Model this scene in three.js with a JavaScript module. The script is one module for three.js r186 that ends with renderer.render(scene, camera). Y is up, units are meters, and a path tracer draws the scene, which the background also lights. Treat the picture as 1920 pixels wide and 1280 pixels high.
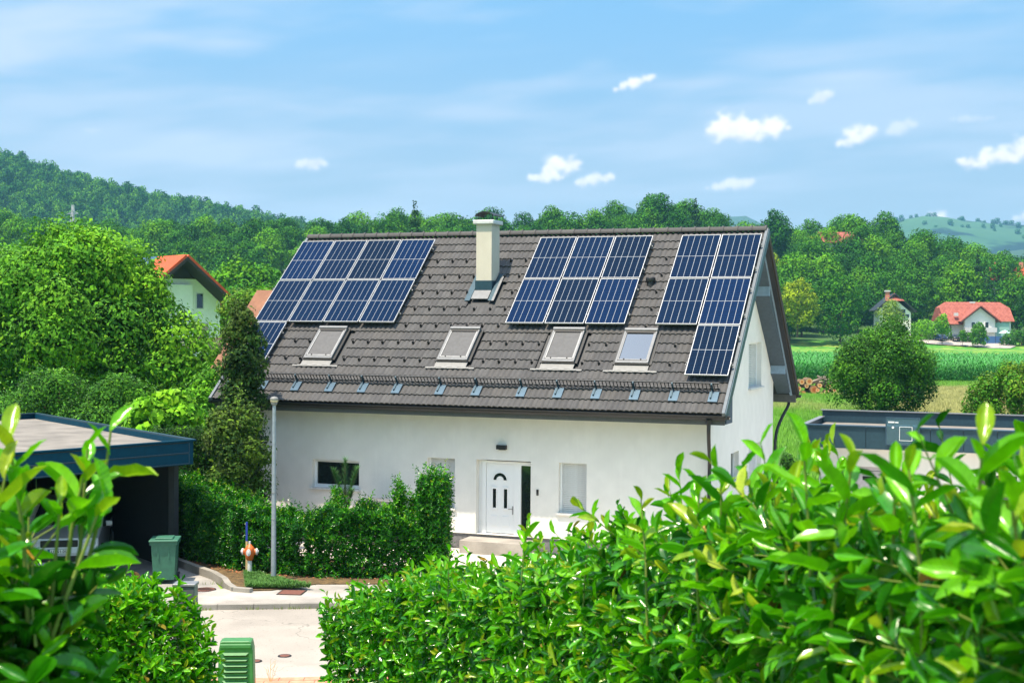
import * as THREE from 'three';
import { mergeGeometries } from 'three/addons/utils/BufferGeometryUtils.js';
import { ConvexGeometry } from 'three/addons/geometries/ConvexGeometry.js';
import { RoundedBoxGeometry } from 'three/addons/geometries/RoundedBoxGeometry.js';

// ---------------------------------------------------------------- camera, sky, sun, exposure
const scene = new THREE.Scene();
const YAW = 0.3653;                                   // the view looks this far round to the left of the house's own axis
const CAM = new THREE.Vector3(6.85, 6.11, 37.37);
const camera = new THREE.PerspectiveCamera(27.87, 1.5, 0.1, 30000);
camera.position.copy(CAM);
camera.rotation.set(0, YAW, 0, 'YXZ');
camera.rotateX(-0.0151); camera.rotateZ(0.0065);
camera.focus = 36; camera.userData.fStop = 7.5;
const renderer = new THREE.WebGLRenderer({ antialias: true });
renderer.toneMapping = THREE.LinearToneMapping; renderer.toneMappingExposure = 2.0;
renderer.shadowMap.enabled = true;
const SUN = new THREE.Vector3(-0.5, 2.95, 1).normalize();
{
  const sun = new THREE.DirectionalLight(0xffefd6, 4.3);
  sun.name = 'sun'; sun.position.copy(SUN).multiplyScalar(120); sun.castShadow = true; sun.shadow.mapSize.set(4096, 4096);
  Object.assign(sun.shadow.camera, { left: -60, right: 60, top: 60, bottom: -60, near: 1, far: 300 });
  scene.add(sun); scene.add(sun.target);
}
scene.fog = new THREE.FogExp2(new THREE.Color().setRGB(0.24, 0.62, 0.95), 0.00013);

// ---------------------------------------------------------------- small helpers
function rng(seed) { let a = seed >>> 0; return () => { a = (a + 0x6d2b79f5) | 0; let t = Math.imul(a ^ (a >>> 15), 1 | a); t = (t + Math.imul(t ^ (t >>> 7), 61 | t)) ^ t; return ((t ^ (t >>> 14)) >>> 0) / 4294967296; }; }
const { clamp, lerp, smoothstep } = THREE.MathUtils, V = (x, y, z) => new THREE.Vector3(x, y, z);
const hash = (x, y, s) => { let h = Math.imul(x | 0, 374761393) + Math.imul(y | 0, 668265263) + Math.imul(s | 0, 1442695041); h = Math.imul(h ^ (h >>> 13), 1274126177); return ((h ^ (h >>> 16)) >>> 0) / 4294967296; };
function vnoise(x, y, s = 0, per = 0) {
  const ix = Math.floor(x), iy = Math.floor(y), fx = x - ix, fy = y - iy, u = fx * fx * (3 - 2 * fx), v = fy * fy * (3 - 2 * fy), m = (n) => (per ? ((n % per) + per) % per : n);
  return lerp(lerp(hash(m(ix), m(iy), s), hash(m(ix + 1), m(iy), s), u), lerp(hash(m(ix), m(iy + 1), s), hash(m(ix + 1), m(iy + 1), s), u), v);
}
function fbm(x, y, s = 0, oct = 4, per = 0) { let a = 0.5, t = 0, n = 0; for (let i = 0; i < oct; i++) { t += a * vnoise(x, y, s + i * 17, per); n += a; a *= 0.5; x *= 2; y *= 2; per *= 2; } return t / n; }

// ---------------------------------------------------------------- sky (air, thin streaks and small clouds)
{
  const W = 4096, H = 2048, data = new Float32Array(W * H * 4);
  // small clouds: [degrees right of the view axis, degrees up, half width, half height, tilt, strength, seed]
  const puffs = [[5.0, 9.75, 0.95, 0.24, 0.32, 0.8, 1], [9.0, 7.85, 0.95, 0.68, 0.05, 1.15, 2], [10.35, 7.75, 0.95, 0.52, 0.1, 1.05, 3], [12.6, 9.0, 0.45, 0.28, 0.25, 0.45, 4], [14.05, 7.45, 0.85, 0.38, 0.35, 0.8, 5], [15.8, 7.75, 0.5, 0.42, 0.3, 0.35, 6],
    [2.0, 6.3, 0.72, 0.52, 0.25, 0.9, 7], [1.35, 5.9, 0.75, 0.26, 0.05, 0.8, 17], [3.4, 5.8, 0.8, 0.28, 0.15, 0.75, 8], [9.0, 5.6, 0.95, 0.3, 0.12, 0.6, 9], [19.0, 6.35, 1.15, 0.42, 0.04, 0.95, 10], [20.6, 6.55, 1.4, 0.58, 0.03, 1, 11], [18.4, 8.0, 0.8, 0.2, 0, 0.22, 12],
    [-8.35, 6.3, 0.6, 0.3, 0.1, 0.55, 13], [17.2, 3.95, 0.42, 0.36, 0, 0.85, 14], [20.6, 4.1, 0.6, 0.25, 0, 0.6, 15], [-17, 7.4, 0.3, 0.2, 0, 0.15, 16]];
  const yawTo = Math.atan2(-Math.cos(YAW), -Math.sin(YAW));      // the view's own direction, as the angle atan2(z, x)
  const zen = [0.26, 0.44, 0.74], mid = [0.125, 0.29, 0.475], hor = [0.29, 0.355, 0.4], glow = [1, 0.95, 0.85], white = [0.64, 0.62, 0.625];
  const lumps = {};
  for (const [, , hw, hh, tilt, , sd] of puffs) { const q = rng(sd * 77 + 5), L = lumps[sd] = [], n = Math.round(6 + (hw / hh) * 3); for (let i = 0; i < n; i++) { const t = (2 * (i + 0.5)) / n - 1 + (q() - 0.5) * 0.2, r0 = hh * (0.55 + 0.5 * q()) * (1.15 - 0.6 * t * t), y = (q() - 0.35) * hh * 0.7 * (1 - t * t); L.push([t * hw * Math.cos(tilt) - y * Math.sin(tilt), t * hw * Math.sin(tilt) + y * Math.cos(tilt), r0]); } }
  for (let r = 0; r < H; r++) {
    const el = ((r + 0.5) / H - 0.5) * Math.PI, deg = (el * 180) / Math.PI, y = Math.sin(el), ce = Math.cos(el);
    for (let c = 0; c < W; c++) {
      const az = ((c + 0.5) / W - 0.5) * 2 * Math.PI, k = (r * W + c) * 4, x = Math.cos(az) * ce, z = Math.sin(az) * ce;
      let col;
      if (deg < 0) col = hor.slice();
      else {
        const a = smoothstep(deg, 0, 15), b = smoothstep(deg, 14, 60);
        col = [0, 1, 2].map((i) => lerp(lerp(hor[i], mid[i], a), zen[i], b));
        const cs = x * SUN.x + y * SUN.y + z * SUN.z, g = Math.exp(-(1 - cs) * 4) * 0.75 + Math.exp(-(1 - cs) * 40) * 0.8;
        for (let i = 0; i < 3; i++) col[i] += glow[i] * g;
        // thin high streaks
        let da = az - yawTo; if (da > Math.PI) da -= 2 * Math.PI; if (da < -Math.PI) da += 2 * Math.PI;
        const px = (da * 180) / Math.PI, q = 1 / (y + 0.12);
        const s1 = fbm(az * 5 + y * 9 + 3, deg * 0.62 - az * 3.5 + 0.5 * fbm(az * 7, deg * 0.4, 5, 3), 31, 5), s2 = fbm(x * q * 0.9 + 7, z * q * 2.2, 47, 5);
        let ci = smoothstep(s1, 0.4, 0.76) * 0.6 + smoothstep(s2, 0.46, 0.78) * 0.45;
        ci *= smoothstep(deg, 1, 6) * (1 - 0.55 * smoothstep(deg, 30, 70));
        for (let i = 0; i < 3; i++) col[i] = lerp(col[i], [0.36, 0.43, 0.52][i], clamp(ci, 0, 0.85));
        if (deg < 14 && Math.abs(px) < 26) {
          for (const [cx, cy, hw, hh, tilt, str, sd] of puffs) {
            const dx = px - cx, dy = deg - cy;
            if (Math.abs(dx) > hw * 2.2 || Math.abs(dy) > hw * 2.2) continue;
            const n1 = fbm(px * 1.9 + sd, deg * 2.3, 80 + sd, 3) - 0.5, n2 = fbm(px * 3.4 + sd + n1 * 1.5, deg * 4.2 + n1, 90 + sd, 6) - 0.5; let dens = -1, lift = 0;
            for (const [bx0, by0, br] of lumps[sd]) { const q = 1 - Math.hypot(dx - bx0, (dy - by0) * (dy < by0 ? 1.3 : 1)) / br; if (q > dens) { dens = q; lift = (dy - by0) / br; } }
            const al = smoothstep(dens + n2 * 0.95 + n1 * 0.5, -0.02, lift > 0 ? 0.62 : 1.0) * Math.min(1, str * 1.1), lit = clamp(0.95 + 0.09 * lift + n2 * 0.3, 0.8, 1.06);
            for (let i = 0; i < 3; i++) col[i] = lerp(col[i], white[i] * lit, al);
          }
        }
      }
      data[k] = col[0]; data[k + 1] = col[1]; data[k + 2] = col[2]; data[k + 3] = 1;
    }
  }
  const sky = new THREE.DataTexture(data, W, H, THREE.RGBAFormat, THREE.FloatType);
  sky.mapping = THREE.EquirectangularReflectionMapping; sky.magFilter = sky.minFilter = THREE.LinearFilter; sky.needsUpdate = true;
  scene.background = sky; scene.environment = sky;
}

// ---------------------------------------------------------------- names, groups, meshes
const used = {};
function numbered(name) { const n = used[name] = (used[name] ?? -1) + 1; return n ? name + '_' + String(n).padStart(3, '0') : name; }
function tag(o, label, category, group, kind) { if (label) o.userData.label = label; if (category) o.userData.category = category; if (group) o.userData.group = group; if (kind) o.userData.kind = kind; return o; }
function thing(name, label, category, pos = [0, 0, 0], turn = 0, group) { const o = new THREE.Group(); o.name = numbered(name); o.position.set(...pos); o.rotation.y = turn; scene.add(o); return tag(o, label, category, group); }
function part(name, geo, mat, parent = scene) { const m = new THREE.Mesh(Array.isArray(geo) ? merge(geo) : geo, mat); m.name = parent === scene ? numbered(name) : name; m.castShadow = m.receiveShadow = true; parent.add(m); return m; }
function setting(name, geo, mat) { const m = part(name, geo, mat); m.userData.kind = 'structure'; return m; }
function copyOf(o, label) { const c = o.clone(); c.name = numbered(o.name.replace(/_\d{3}$/, '')); scene.add(c); if (label) c.userData.label = label; return c; }
// a point w metres ahead of the camera's spot and l metres to the right of it, on the ground plan
const FX = -Math.sin(YAW), FZ = -Math.cos(YAW), RX = Math.cos(YAW), RZ = -Math.sin(YAW);
const P = (w, l, y = 0) => [CAM.x + w * FX + l * RX, y, CAM.z + w * FZ + l * RZ];
const toWL = (x, z) => { const dx = x - CAM.x, dz = z - CAM.z; return [dx * FX + dz * FZ, dx * RX + dz * RZ]; };

// ---------------------------------------------------------------- geometry helpers (uv in metres)
function tri(g) {
  if (g.index) g = g.toNonIndexed();
  if (!g.attributes.normal) g.computeVertexNormals();
  const p = g.attributes.position, n = g.attributes.normal, uv = new Float32Array(p.count * 2);
  for (let i = 0; i < p.count; i++) {
    const ax = Math.abs(n.getX(i)), ay = Math.abs(n.getY(i)), az = Math.abs(n.getZ(i));
    if (ax > ay && ax > az) { uv[i * 2] = p.getZ(i); uv[i * 2 + 1] = p.getY(i); } else if (ay > az) { uv[i * 2] = p.getX(i); uv[i * 2 + 1] = p.getZ(i); } else { uv[i * 2] = p.getX(i); uv[i * 2 + 1] = p.getY(i); }
  }
  g.setAttribute('uv', new THREE.BufferAttribute(uv, 2));
  for (const k of Object.keys(g.attributes)) if (!['position', 'normal', 'uv'].includes(k)) g.deleteAttribute(k);
  return g;
}
const merge = (list) => (list.length === 1 ? list[0] : mergeGeometries(list.map((g) => (g.index ? g.toNonIndexed() : g))));
const bx = (w, h, d, x = 0, y = 0, z = 0, r = 0) => tri((r ? new RoundedBoxGeometry(w, h, d, 2, Math.min(r, w / 2.01, h / 2.01, d / 2.01)) : new THREE.BoxGeometry(w, h, d)).translate(x, y, z));
const bb = (x0, x1, y0, y1, z0, z1, r = 0) => bx(x1 - x0, y1 - y0, z1 - z0, (x0 + x1) / 2, (y0 + y1) / 2, (z0 + z1) / 2, r);
const cyl = (r0, r1, h, x = 0, y = 0, z = 0, seg = 16) => tri(new THREE.CylinderGeometry(r0, r1, h, seg).translate(x, y, z));
function rod(a, b, r0, r1 = r0, seg = 8) { const d = V(...b).sub(V(...a)), g = new THREE.CylinderGeometry(r1, r0, d.length(), seg); g.applyQuaternion(new THREE.Quaternion().setFromUnitVectors(V(0, 1, 0), d.clone().normalize())); g.translate((a[0] + b[0]) / 2, (a[1] + b[1]) / 2, (a[2] + b[2]) / 2); return tri(g); }
const tube = (pts, r, n = 24, seg = 10) => tri(new THREE.TubeGeometry(new THREE.CatmullRomCurve3(pts.map((p) => V(...p))), n, r, seg));
const lathe = (pts, seg = 24) => tri(new THREE.LatheGeometry(pts.map((p) => new THREE.Vector2(...p)), seg));
function prism(pts, depth, holes = []) {   // outline in x, y pushed along z from 0 to depth
  const s = new THREE.Shape(pts.map((p) => new THREE.Vector2(...p)));
  for (const h of holes) s.holes.push(new THREE.Path(h.map((p) => new THREE.Vector2(...p))));
  return tri(new THREE.ExtrudeGeometry(s, { depth, bevelEnabled: false, curveSegments: 24 }));
}
const rect = (x0, x1, y0, y1) => [[x0, y0], [x1, y0], [x1, y1], [x0, y1]];
function sheet(pts, y, t = 0) {            // ground plan outline of [w, l] points at height y; with a thickness it gets sides
  const q = pts.map(([w, l]) => P(w, l)), s = new THREE.Shape(q.map(([x, , z]) => new THREE.Vector2(x, -z)));
  const g = t ? new THREE.ExtrudeGeometry(s, { depth: t, bevelEnabled: false }) : new THREE.ShapeGeometry(s);
  return tri(g.rotateX(-Math.PI / 2).translate(0, y - t, 0));
}

// ---------------------------------------------------------------- textures
function tex(size, fn, opts = {}) {
  const [W, H] = Array.isArray(size) ? size : [size, size], d = new Uint8Array(W * H * 4);
  for (let y = 0; y < H; y++) for (let x = 0; x < W; x++) { const c = fn(x / W, y / H, x, y), k = (y * W + x) * 4; const a = Array.isArray(c) ? c : [c, c, c]; for (let i = 0; i < 3; i++) d[k + i] = clamp(a[i], 0, 1) * 255; d[k + 3] = 255; }
  const t = new THREE.DataTexture(d, W, H); t.wrapS = t.wrapT = THREE.RepeatWrapping; t.magFilter = THREE.LinearFilter; t.minFilter = THREE.LinearMipmapLinearFilter; t.generateMipmaps = true;
  if (!opts.data) t.colorSpace = THREE.SRGBColorSpace;
  if (opts.metres) { const m = [].concat(opts.metres); t.repeat.set(1 / m[0], 1 / (m[1] ?? m[0])); }
  t.needsUpdate = true; return t;
}
const rgb = (r, g, b) => new THREE.Color().setRGB(r, g, b);
const std = (o) => new THREE.MeshStandardMaterial({ roughness: 0.7, side: THREE.DoubleSide, ...o });
const phy = (o) => new THREE.MeshPhysicalMaterial({ roughness: 0.7, side: THREE.DoubleSide, ...o });
const grain = (m, lo, hi, per, s) => tex(256, (u, v) => lerp(lo, hi, 0.55 * fbm(u * per, v * per, s, 5, per) + 0.45 * hash(u * 256, v * 256, s)), { metres: m });
const T = {
  plaster: tex(512, (u, v, x, y) => 0.93 + 0.05 * (fbm(u * 6, v * 6, 1, 4, 6) - 0.5) + 0.018 * (fbm(u * 40, v * 2, 2, 3, 40) - 0.5) + 0.05 * (hash(x, y, 3) - 0.5), { metres: 1.7 }),
  plasterBump: tex(512, (u, v, x, y) => 0.5 * hash(x, y, 5) + 0.5 * vnoise(u * 128, v * 128, 6, 128), { metres: 0.9, data: true }),
  road: tex(1024, (u, v, x, y) => { const n = fbm(u * 5, v * 5, 11, 5, 5), st = smoothstep(fbm(u * 3, v * 3, 12, 4, 3), 0.55, 0.7) * 0.06, sp = hash(x, y, 13); const ck = Math.abs(fbm(u * 4, v * 4, 15, 5, 4) - 0.5) < 0.0035 ? 0.13 : 0, g = 0.8 - ck + 0.16 * (n - 0.5) - st + 0.1 * (sp - 0.5) - (sp > 0.985 ? 0.2 : 0) - (hash(x >> 2, y >> 2, 14) > 0.994 ? 0.15 : 0); return [g, g * 0.965, g * 0.92]; }, { metres: 6 }),
  concrete: tex(512, (u, v, x, y) => { const n = fbm(u * 6, v * 6, 21, 5, 6), g = 0.74 + 0.26 * (n - 0.5) + 0.12 * (hash(x, y, 22) - 0.5); return [g, g * 0.98, g * 0.95]; }, { metres: 3 }),
  tile: tex(256, (u, v, x, y) => { const g = 0.8 + 0.2 * (fbm(u * 5, v * 5, 31, 5, 5) - 0.5) + 0.2 * (hash(x, y, 32) - 0.5); return [g, g * 0.992, g * 0.985]; }, { metres: 0.9 }),
  meadow: tex(1024, (u, v, x, y) => { const n = fbm(u * 8, v * 8, 41, 6, 8), m = fbm(u * 40, v * 40, 42, 4, 40), h = hash(x, y, 43); const dry = smoothstep(n * 0.7 + m * 0.3, 0.42, 0.66); return [lerp(0.24, 0.47, dry) + 0.2 * (m - 0.5) + 0.12 * (h - 0.5), lerp(0.49, 0.57, dry) + 0.2 * (m - 0.5) + 0.12 * (h - 0.5), lerp(0.1, 0.2, dry) + 0.1 * (m - 0.5)]; }, { metres: 34 }),
  lawn: tex(512, (u, v, x, y) => { const n = fbm(u * 6, v * 24, 51, 5, 6), h = hash(x, y, 52); return [0.14 + 0.14 * (n - 0.5) + 0.08 * (h - 0.5), 0.52 + 0.2 * (n - 0.5) + 0.1 * (h - 0.5), 0.05]; }, { metres: [30, 12] }),
  woodland: tex(512, (u, v, x, y) => { const n = fbm(u * 12, v * 12, 61, 5, 12), h = hash(x, y, 62); return [0.13 + 0.12 * n + 0.05 * h, 0.24 + 0.16 * n + 0.06 * h, 0.1 + 0.05 * n]; }, { metres: 60 }),
  soil: tex(512, (u, v, x, y) => { const n = fbm(u * 16, v * 16, 71, 5, 16), h = hash(x >> 1, y >> 1, 72); return [0.34 + 0.25 * (n - 0.5) + 0.3 * (h - 0.5), 0.275 + 0.2 * (n - 0.5) + 0.22 * (h - 0.5), 0.17 + 0.14 * (n - 0.5) + 0.12 * (h - 0.5)]; }, { metres: 1.6 }),
  bark: tex([128, 256], (u, v, x, y) => { const n = fbm(u * 16, v * 4, 81, 5, 16); return [0.25 + 0.3 * n, 0.2 + 0.25 * n, 0.15 + 0.2 * n]; }, { metres: [0.5, 1.2] }),
  logEnd: tex(256, (u, v, x, y) => { const dx = u - 0.5, dy = v - 0.5, r = Math.hypot(dx, dy) * 2, a = Math.atan2(dy, dx), n = fbm(u * 6, v * 6, 85, 4, 6), ring = 0.5 + 0.5 * Math.sin(r * 60 + n * 9), heart = 1 - smoothstep(r, 0.3, 0.75 + 0.2 * (n - 0.5)), crack = Math.abs(((a * 3 + n * 2) % 2.1)) < 0.05 && r < 0.7 ? 0.25 : 0; return [0.88 - 0.1 * heart - 0.05 * ring - crack, 0.72 - 0.24 * heart - 0.06 * ring - crack, 0.52 - 0.26 * heart - 0.06 * ring - crack]; }),
  roofRed: tex(256, (u, v) => { const n = fbm(u * 8, v * 8, 91, 5, 8), s = 0.5 + 0.5 * Math.cos(u * Math.PI * 2 * 8); return [0.62 + 0.22 * (n - 0.5) + 0.08 * s, 0.36 + 0.2 * (n - 0.5) + 0.05 * s, 0.32 + 0.18 * (n - 0.5)]; }, { metres: 3.2 }),
  cell: tex([64, 512], (u, v, x, y) => { const row = (v * 10) % 1, line = Math.min(row, 1 - row) < 0.035 ? 1 : 0, bus = [0.1, 0.3, 0.5, 0.7, 0.9].some((b) => Math.abs(u - b) < 0.012) ? 0.35 : 0, sp = hash(x, y, 95) > 0.992 ? 0.35 : 0, n = fbm(u * 3, v * 20, 96, 3); return [0.025 + 0.1 * line + 0.08 * bus + sp * 0.4 + 0.02 * n, 0.125 + 0.12 * line + 0.09 * bus + sp * 0.4 + 0.04 * n, 0.25 + 0.12 * line + 0.08 * bus + sp * 0.3 + 0.07 * n]; }),
  leaf: tex([64, 128], (u, v) => { const mid = 1 - smoothstep(Math.abs(u - 0.5), 0.015, 0.05), s = (v * 9 - Math.abs(u - 0.5) * 3.2) % 1, vein = (1 - smoothstep(Math.min(s, 1 - s), 0.02, 0.09)) * 0.5, n = fbm(u * 4, v * 8, 101, 4); const k = 0.86 + 0.16 * (n - 0.5); return [k + 0.14 * mid + 0.04 * vein, k + 0.12 * mid + 0.03 * vein, k + 0.1 * mid]; }),
  leafBump: tex([64, 128], (u, v) => { const mid = 1 - smoothstep(Math.abs(u - 0.5), 0.01, 0.06), s = (v * 9 - Math.abs(u - 0.5) * 3.2 + 8) % 1; return 0.65 - 0.5 * mid + 0.35 * Math.sin(s * Math.PI) - 0.2; }, { data: true }),
  speck: tex(256, (u, v, x, y) => { const h = hash(x, y, 111), g = 0.42 + 0.3 * (h - 0.5) + 0.2 * (fbm(u * 8, v * 8, 112, 4, 8) - 0.5); return [g, g, g * 1.02]; }, { metres: 0.5 }),
  brick: tex(256, (u, v, x, y) => { const g = fbm(u * 10, v * 10, 121, 5, 10) - 0.5, h = hash(x, y, 122) - 0.5; return [0.78 + 0.2 * g + 0.1 * h, 0.52 + 0.18 * g + 0.08 * h, 0.42 + 0.16 * g + 0.06 * h]; }, { metres: 0.8 }),
  metal: tex(256, (u, v, x, y) => 0.86 + 0.14 * (fbm(u * 10, v * 10, 131, 5, 10) - 0.5) + 0.05 * (hash(x, y, 132) - 0.5), { metres: 0.7 }),
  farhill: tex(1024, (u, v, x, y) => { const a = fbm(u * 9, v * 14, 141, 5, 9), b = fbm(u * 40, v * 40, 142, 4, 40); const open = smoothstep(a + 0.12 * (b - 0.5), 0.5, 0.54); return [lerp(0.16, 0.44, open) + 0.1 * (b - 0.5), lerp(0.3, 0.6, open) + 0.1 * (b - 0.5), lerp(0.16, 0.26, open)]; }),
};
const M = {
  wall: std({ color: rgb(0.88, 0.855, 0.81), map: T.plaster, bumpMap: T.plasterBump, bumpScale: 0.0025, roughness: 0.95 }),
  plinth: std({ map: T.speck, roughness: 0.9 }),
  white: phy({ color: rgb(0.8, 0.81, 0.82), roughness: 0.4, clearcoat: 0.2 }),
  whiteMatte: std({ color: rgb(0.78, 0.78, 0.77), map: T.metal, roughness: 0.55 }),
  shutter: std({ color: rgb(0.78, 0.8, 0.8), map: T.metal, roughness: 0.5 }),
  glass: phy({ color: rgb(0.012, 0.018, 0.018), roughness: 0.06, clearcoat: 0.6, clearcoatRoughness: 0.03 }),
  screen: std({ color: rgb(0.12, 0.12, 0.125), map: T.metal, roughness: 0.75 }),
  skyGlass: phy({ color: rgb(0.24, 0.245, 0.25), roughness: 0.07, clearcoat: 1, clearcoatRoughness: 0.04, metalness: 0.9 }),
  lead: std({ color: rgb(0.2, 0.21, 0.225), map: T.metal, roughness: 0.55, metalness: 0.3 }),
  leadPale: std({ color: rgb(0.26, 0.26, 0.255), map: T.metal, roughness: 0.6 }),
  alu: std({ color: rgb(0.3, 0.31, 0.32), map: T.metal, roughness: 0.5, metalness: 0.4 }),
  darkMetal: std({ color: rgb(0.035, 0.04, 0.046), map: T.metal, roughness: 0.5, metalness: 0.2 }),
  gutter: std({ color: rgb(0.03, 0.032, 0.034), map: T.metal, roughness: 0.4, metalness: 0.3 }),
  flashing: std({ color: rgb(0.03, 0.08, 0.115), map: T.metal, roughness: 0.45, metalness: 0.3 }),
  vergeGrey: std({ color: rgb(0.17, 0.2, 0.23), map: T.metal, roughness: 0.7 }),
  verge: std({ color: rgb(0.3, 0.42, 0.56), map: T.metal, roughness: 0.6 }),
  soffit: std({ color: rgb(0.075, 0.11, 0.15), map: T.metal, roughness: 0.75 }),  // underside shade is put into this dark colour
  fascia: std({ color: rgb(0.13, 0.13, 0.125), map: T.metal, roughness: 0.75 }),
  plateBlue: std({ color: rgb(0.055, 0.115, 0.175), map: T.metal, roughness: 0.45, metalness: 0.4 }),
  black: std({ color: rgb(0.012, 0.012, 0.013), roughness: 0.5 }),
  chimney: std({ color: rgb(0.66, 0.6, 0.5), map: T.plaster, bumpMap: T.plasterBump, bumpScale: 0.002, roughness: 0.95 }),
  frame: std({ color: rgb(0.55, 0.56, 0.58), roughness: 0.4, metalness: 0.5 }),
  backsheet: phy({ color: rgb(0.31, 0.34, 0.38), roughness: 0.9, specularIntensity: 0.05, clearcoat: 0.3, clearcoatRoughness: 0.05 }),
  paving: std({ color: rgb(1.15, 1.1, 1.03), map: T.concrete, roughness: 0.95 }),  // paler than the other concrete, raised to bounce light onto the house walls
  road: std({ color: rgb(0.54, 0.53, 0.515), map: T.road, roughness: 0.95 }),
  concrete: std({ color: rgb(0.62, 0.6, 0.58), map: T.concrete, roughness: 0.95 }),
  drive: std({ color: rgb(0.55, 0.55, 0.55), map: T.concrete, roughness: 0.95 }),
  kerb: std({ color: rgb(0.5, 0.49, 0.46), map: T.concrete, roughness: 0.95 }),
  soil: std({ map: T.soil, roughness: 1 }),
  meadow: std({ map: T.meadow, roughness: 1 }),
  meadowDry: std({ color: rgb(1.1, 1.0, 0.85), map: T.meadow, roughness: 1 }),
  lawn: std({ map: T.lawn, roughness: 1 }),
  woodland: std({ map: T.woodland, roughness: 1 }),
  bark: std({ map: T.bark, roughness: 1 }),
  rust: std({ color: rgb(0.2, 0.075, 0.05), map: T.metal, roughness: 0.85 }),
  galv: std({ color: rgb(0.4, 0.46, 0.52), map: T.metal, roughness: 0.5, metalness: 0.35 }),
  cpBlue: phy({ specularIntensity: 0.25, color: rgb(0.002, 0.06, 0.11), map: T.metal, roughness: 0.6, metalness: 0.1 }),
  cpRoof: std({ color: rgb(0.36, 0.345, 0.325), map: T.concrete, roughness: 0.95 }),
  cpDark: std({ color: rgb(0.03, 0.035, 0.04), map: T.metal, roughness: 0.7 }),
  binGreen: std({ color: rgb(0.05, 0.2, 0.13), map: T.metal, roughness: 0.5 }),
  cabGreen: std({ color: rgb(0.075, 0.27, 0.085), map: T.metal, roughness: 0.5 }),
  orange: std({ color: rgb(0.75, 0.17, 0.03), map: T.metal, roughness: 0.45 }),
  blue: std({ color: rgb(0.01, 0.03, 0.3), roughness: 0.5 }),
  pole: std({ color: rgb(0.55, 0.42, 0.2), roughness: 0.7 }),
  brick: std({ map: T.brick, roughness: 0.95 }),
  roofRed: std({ color: rgb(0.72, 0.66, 0.68), map: T.roofRed, roughness: 0.9 }),
  roofOrange: std({ color: rgb(0.85, 0.12, 0.035), map: T.tile, roughness: 0.85 }),
  roofBrown: std({ color: rgb(0.36, 0.17, 0.1), map: T.tile, roughness: 0.9 }),
  darkWood: std({ color: rgb(0.03, 0.022, 0.018), roughness: 0.8 }),
  paleWood: std({ color: rgb(0.42, 0.36, 0.3), map: T.concrete, roughness: 0.9 }),
  rubber: std({ color: rgb(0.015, 0.015, 0.015), roughness: 0.8 }),
};
// every wall and roof outside the near buildings reuses the materials above

// ---------------------------------------------------------------- terrain: one sheet from the garden to the far horizon
const ramp = (x, a, b) => smoothstep(x, a, b);
function table(pts, x) { if (x <= pts[0][0]) return pts[0][1]; for (let i = 1; i < pts.length; i++) if (x <= pts[i][0]) return lerp(pts[i - 1][1], pts[i][1], (x - pts[i - 1][0]) / (pts[i][0] - pts[i - 1][0])); return pts[pts.length - 1][1]; }
const RIDGE = [[-0.6, 25], [-0.37, 25], [-0.2, 24.5], [-0.1, 27], [0, 27], [0.06, 30.5], [0.12, 33], [0.155, 30], [0.178, 25], [0.2, 26], [0.24, 27], [0.28, 25], [0.33, 18], [0.37, 14], [0.6, 8]];
const MOUNT = [[-0.7, 186], [-0.372, 146], [-0.333, 132], [-0.295, 119], [-0.256, 109], [-0.217, 99], [-0.178, 88], [-0.149, 79], [-0.1, 56], [0, 20], [0.1, 0], [0.2, 0]];
function ground(w, l) {
  let y = 0;
  if (w < 21.5) y = table([[2, 3.5], [5, 3.35], [10, 2.3], [16, 0.8], [21.5, 0]].map(([a, b]) => [a, b]), Math.max(w, 2));
  if (w > 320 && w < 1200) {
    const a = l / w, h = table(RIDGE, a);
    y = w < 500 ? 2 * ramp(w, 322, 345) + (h - 2) * ramp(w, 345, 500) : h * (1 - ramp(w, 505, 760));
  }
  if (w > 760) { const h = table(MOUNT, l / w); y += h * (w < 1300 ? ramp(w, 760, 1330) : 1 - ramp(w, 1340, 2600)); y += (fbm(l / 90, w / 120, 7, 3) - 0.5) * 10 * ramp(w, 800, 1000) * (h > 5 ? 1 : 0); }
  return y;
}
{
  const ws = [], ls = [];
  for (let w = -60; w < 2; w += 10) ws.push(w);
  for (let w = 2; w < 24; w += 1) ws.push(w);
  ws.push(24, 30, 40, 60, 90, 130, 180, 230, 280); for (let w = 320; w < 780; w += 10) ws.push(w); for (let w = 780; w < 1700; w += 30) ws.push(w); ws.push(1900, 2200, 2700, 3500, 5000, 7000, 10000);
  for (const s of [-6000, -3500, -2000, -1400, -1000]) ls.push(s); for (let l = -800; l <= 800; l += 12.5) ls.push(l); for (const s of [1000, 1400, 2000, 3500, 6000]) ls.push(s);
  const pos = [], uv = [], near = [], far = [];
  for (const w of ws) for (const l of ls) { const p = P(w, l, ground(w, l) - 0.02); pos.push(...p); uv.push(p[0], p[2]); }
  for (let i = 0; i + 1 < ws.length; i++) for (let j = 0; j + 1 < ls.length; j++) { const a = i * ls.length + j, b = a + ls.length, L = ws[i] >= 340 ? far : near; L.push(a, a + 1, b, a + 1, b + 1, b); }
  const g = new THREE.BufferGeometry(); g.setAttribute('position', new THREE.Float32BufferAttribute(pos, 3)); g.setAttribute('uv', new THREE.Float32BufferAttribute(uv, 2)); g.setIndex([...near, ...far]);
  g.addGroup(0, near.length, 0); g.addGroup(near.length, far.length, 1); g.computeVertexNormals();
  const m = new THREE.Mesh(g, [M.meadow, M.woodland]); m.name = numbered('ground'); m.receiveShadow = true; tag(m, null, null, null, 'structure'); scene.add(m);
}
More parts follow.
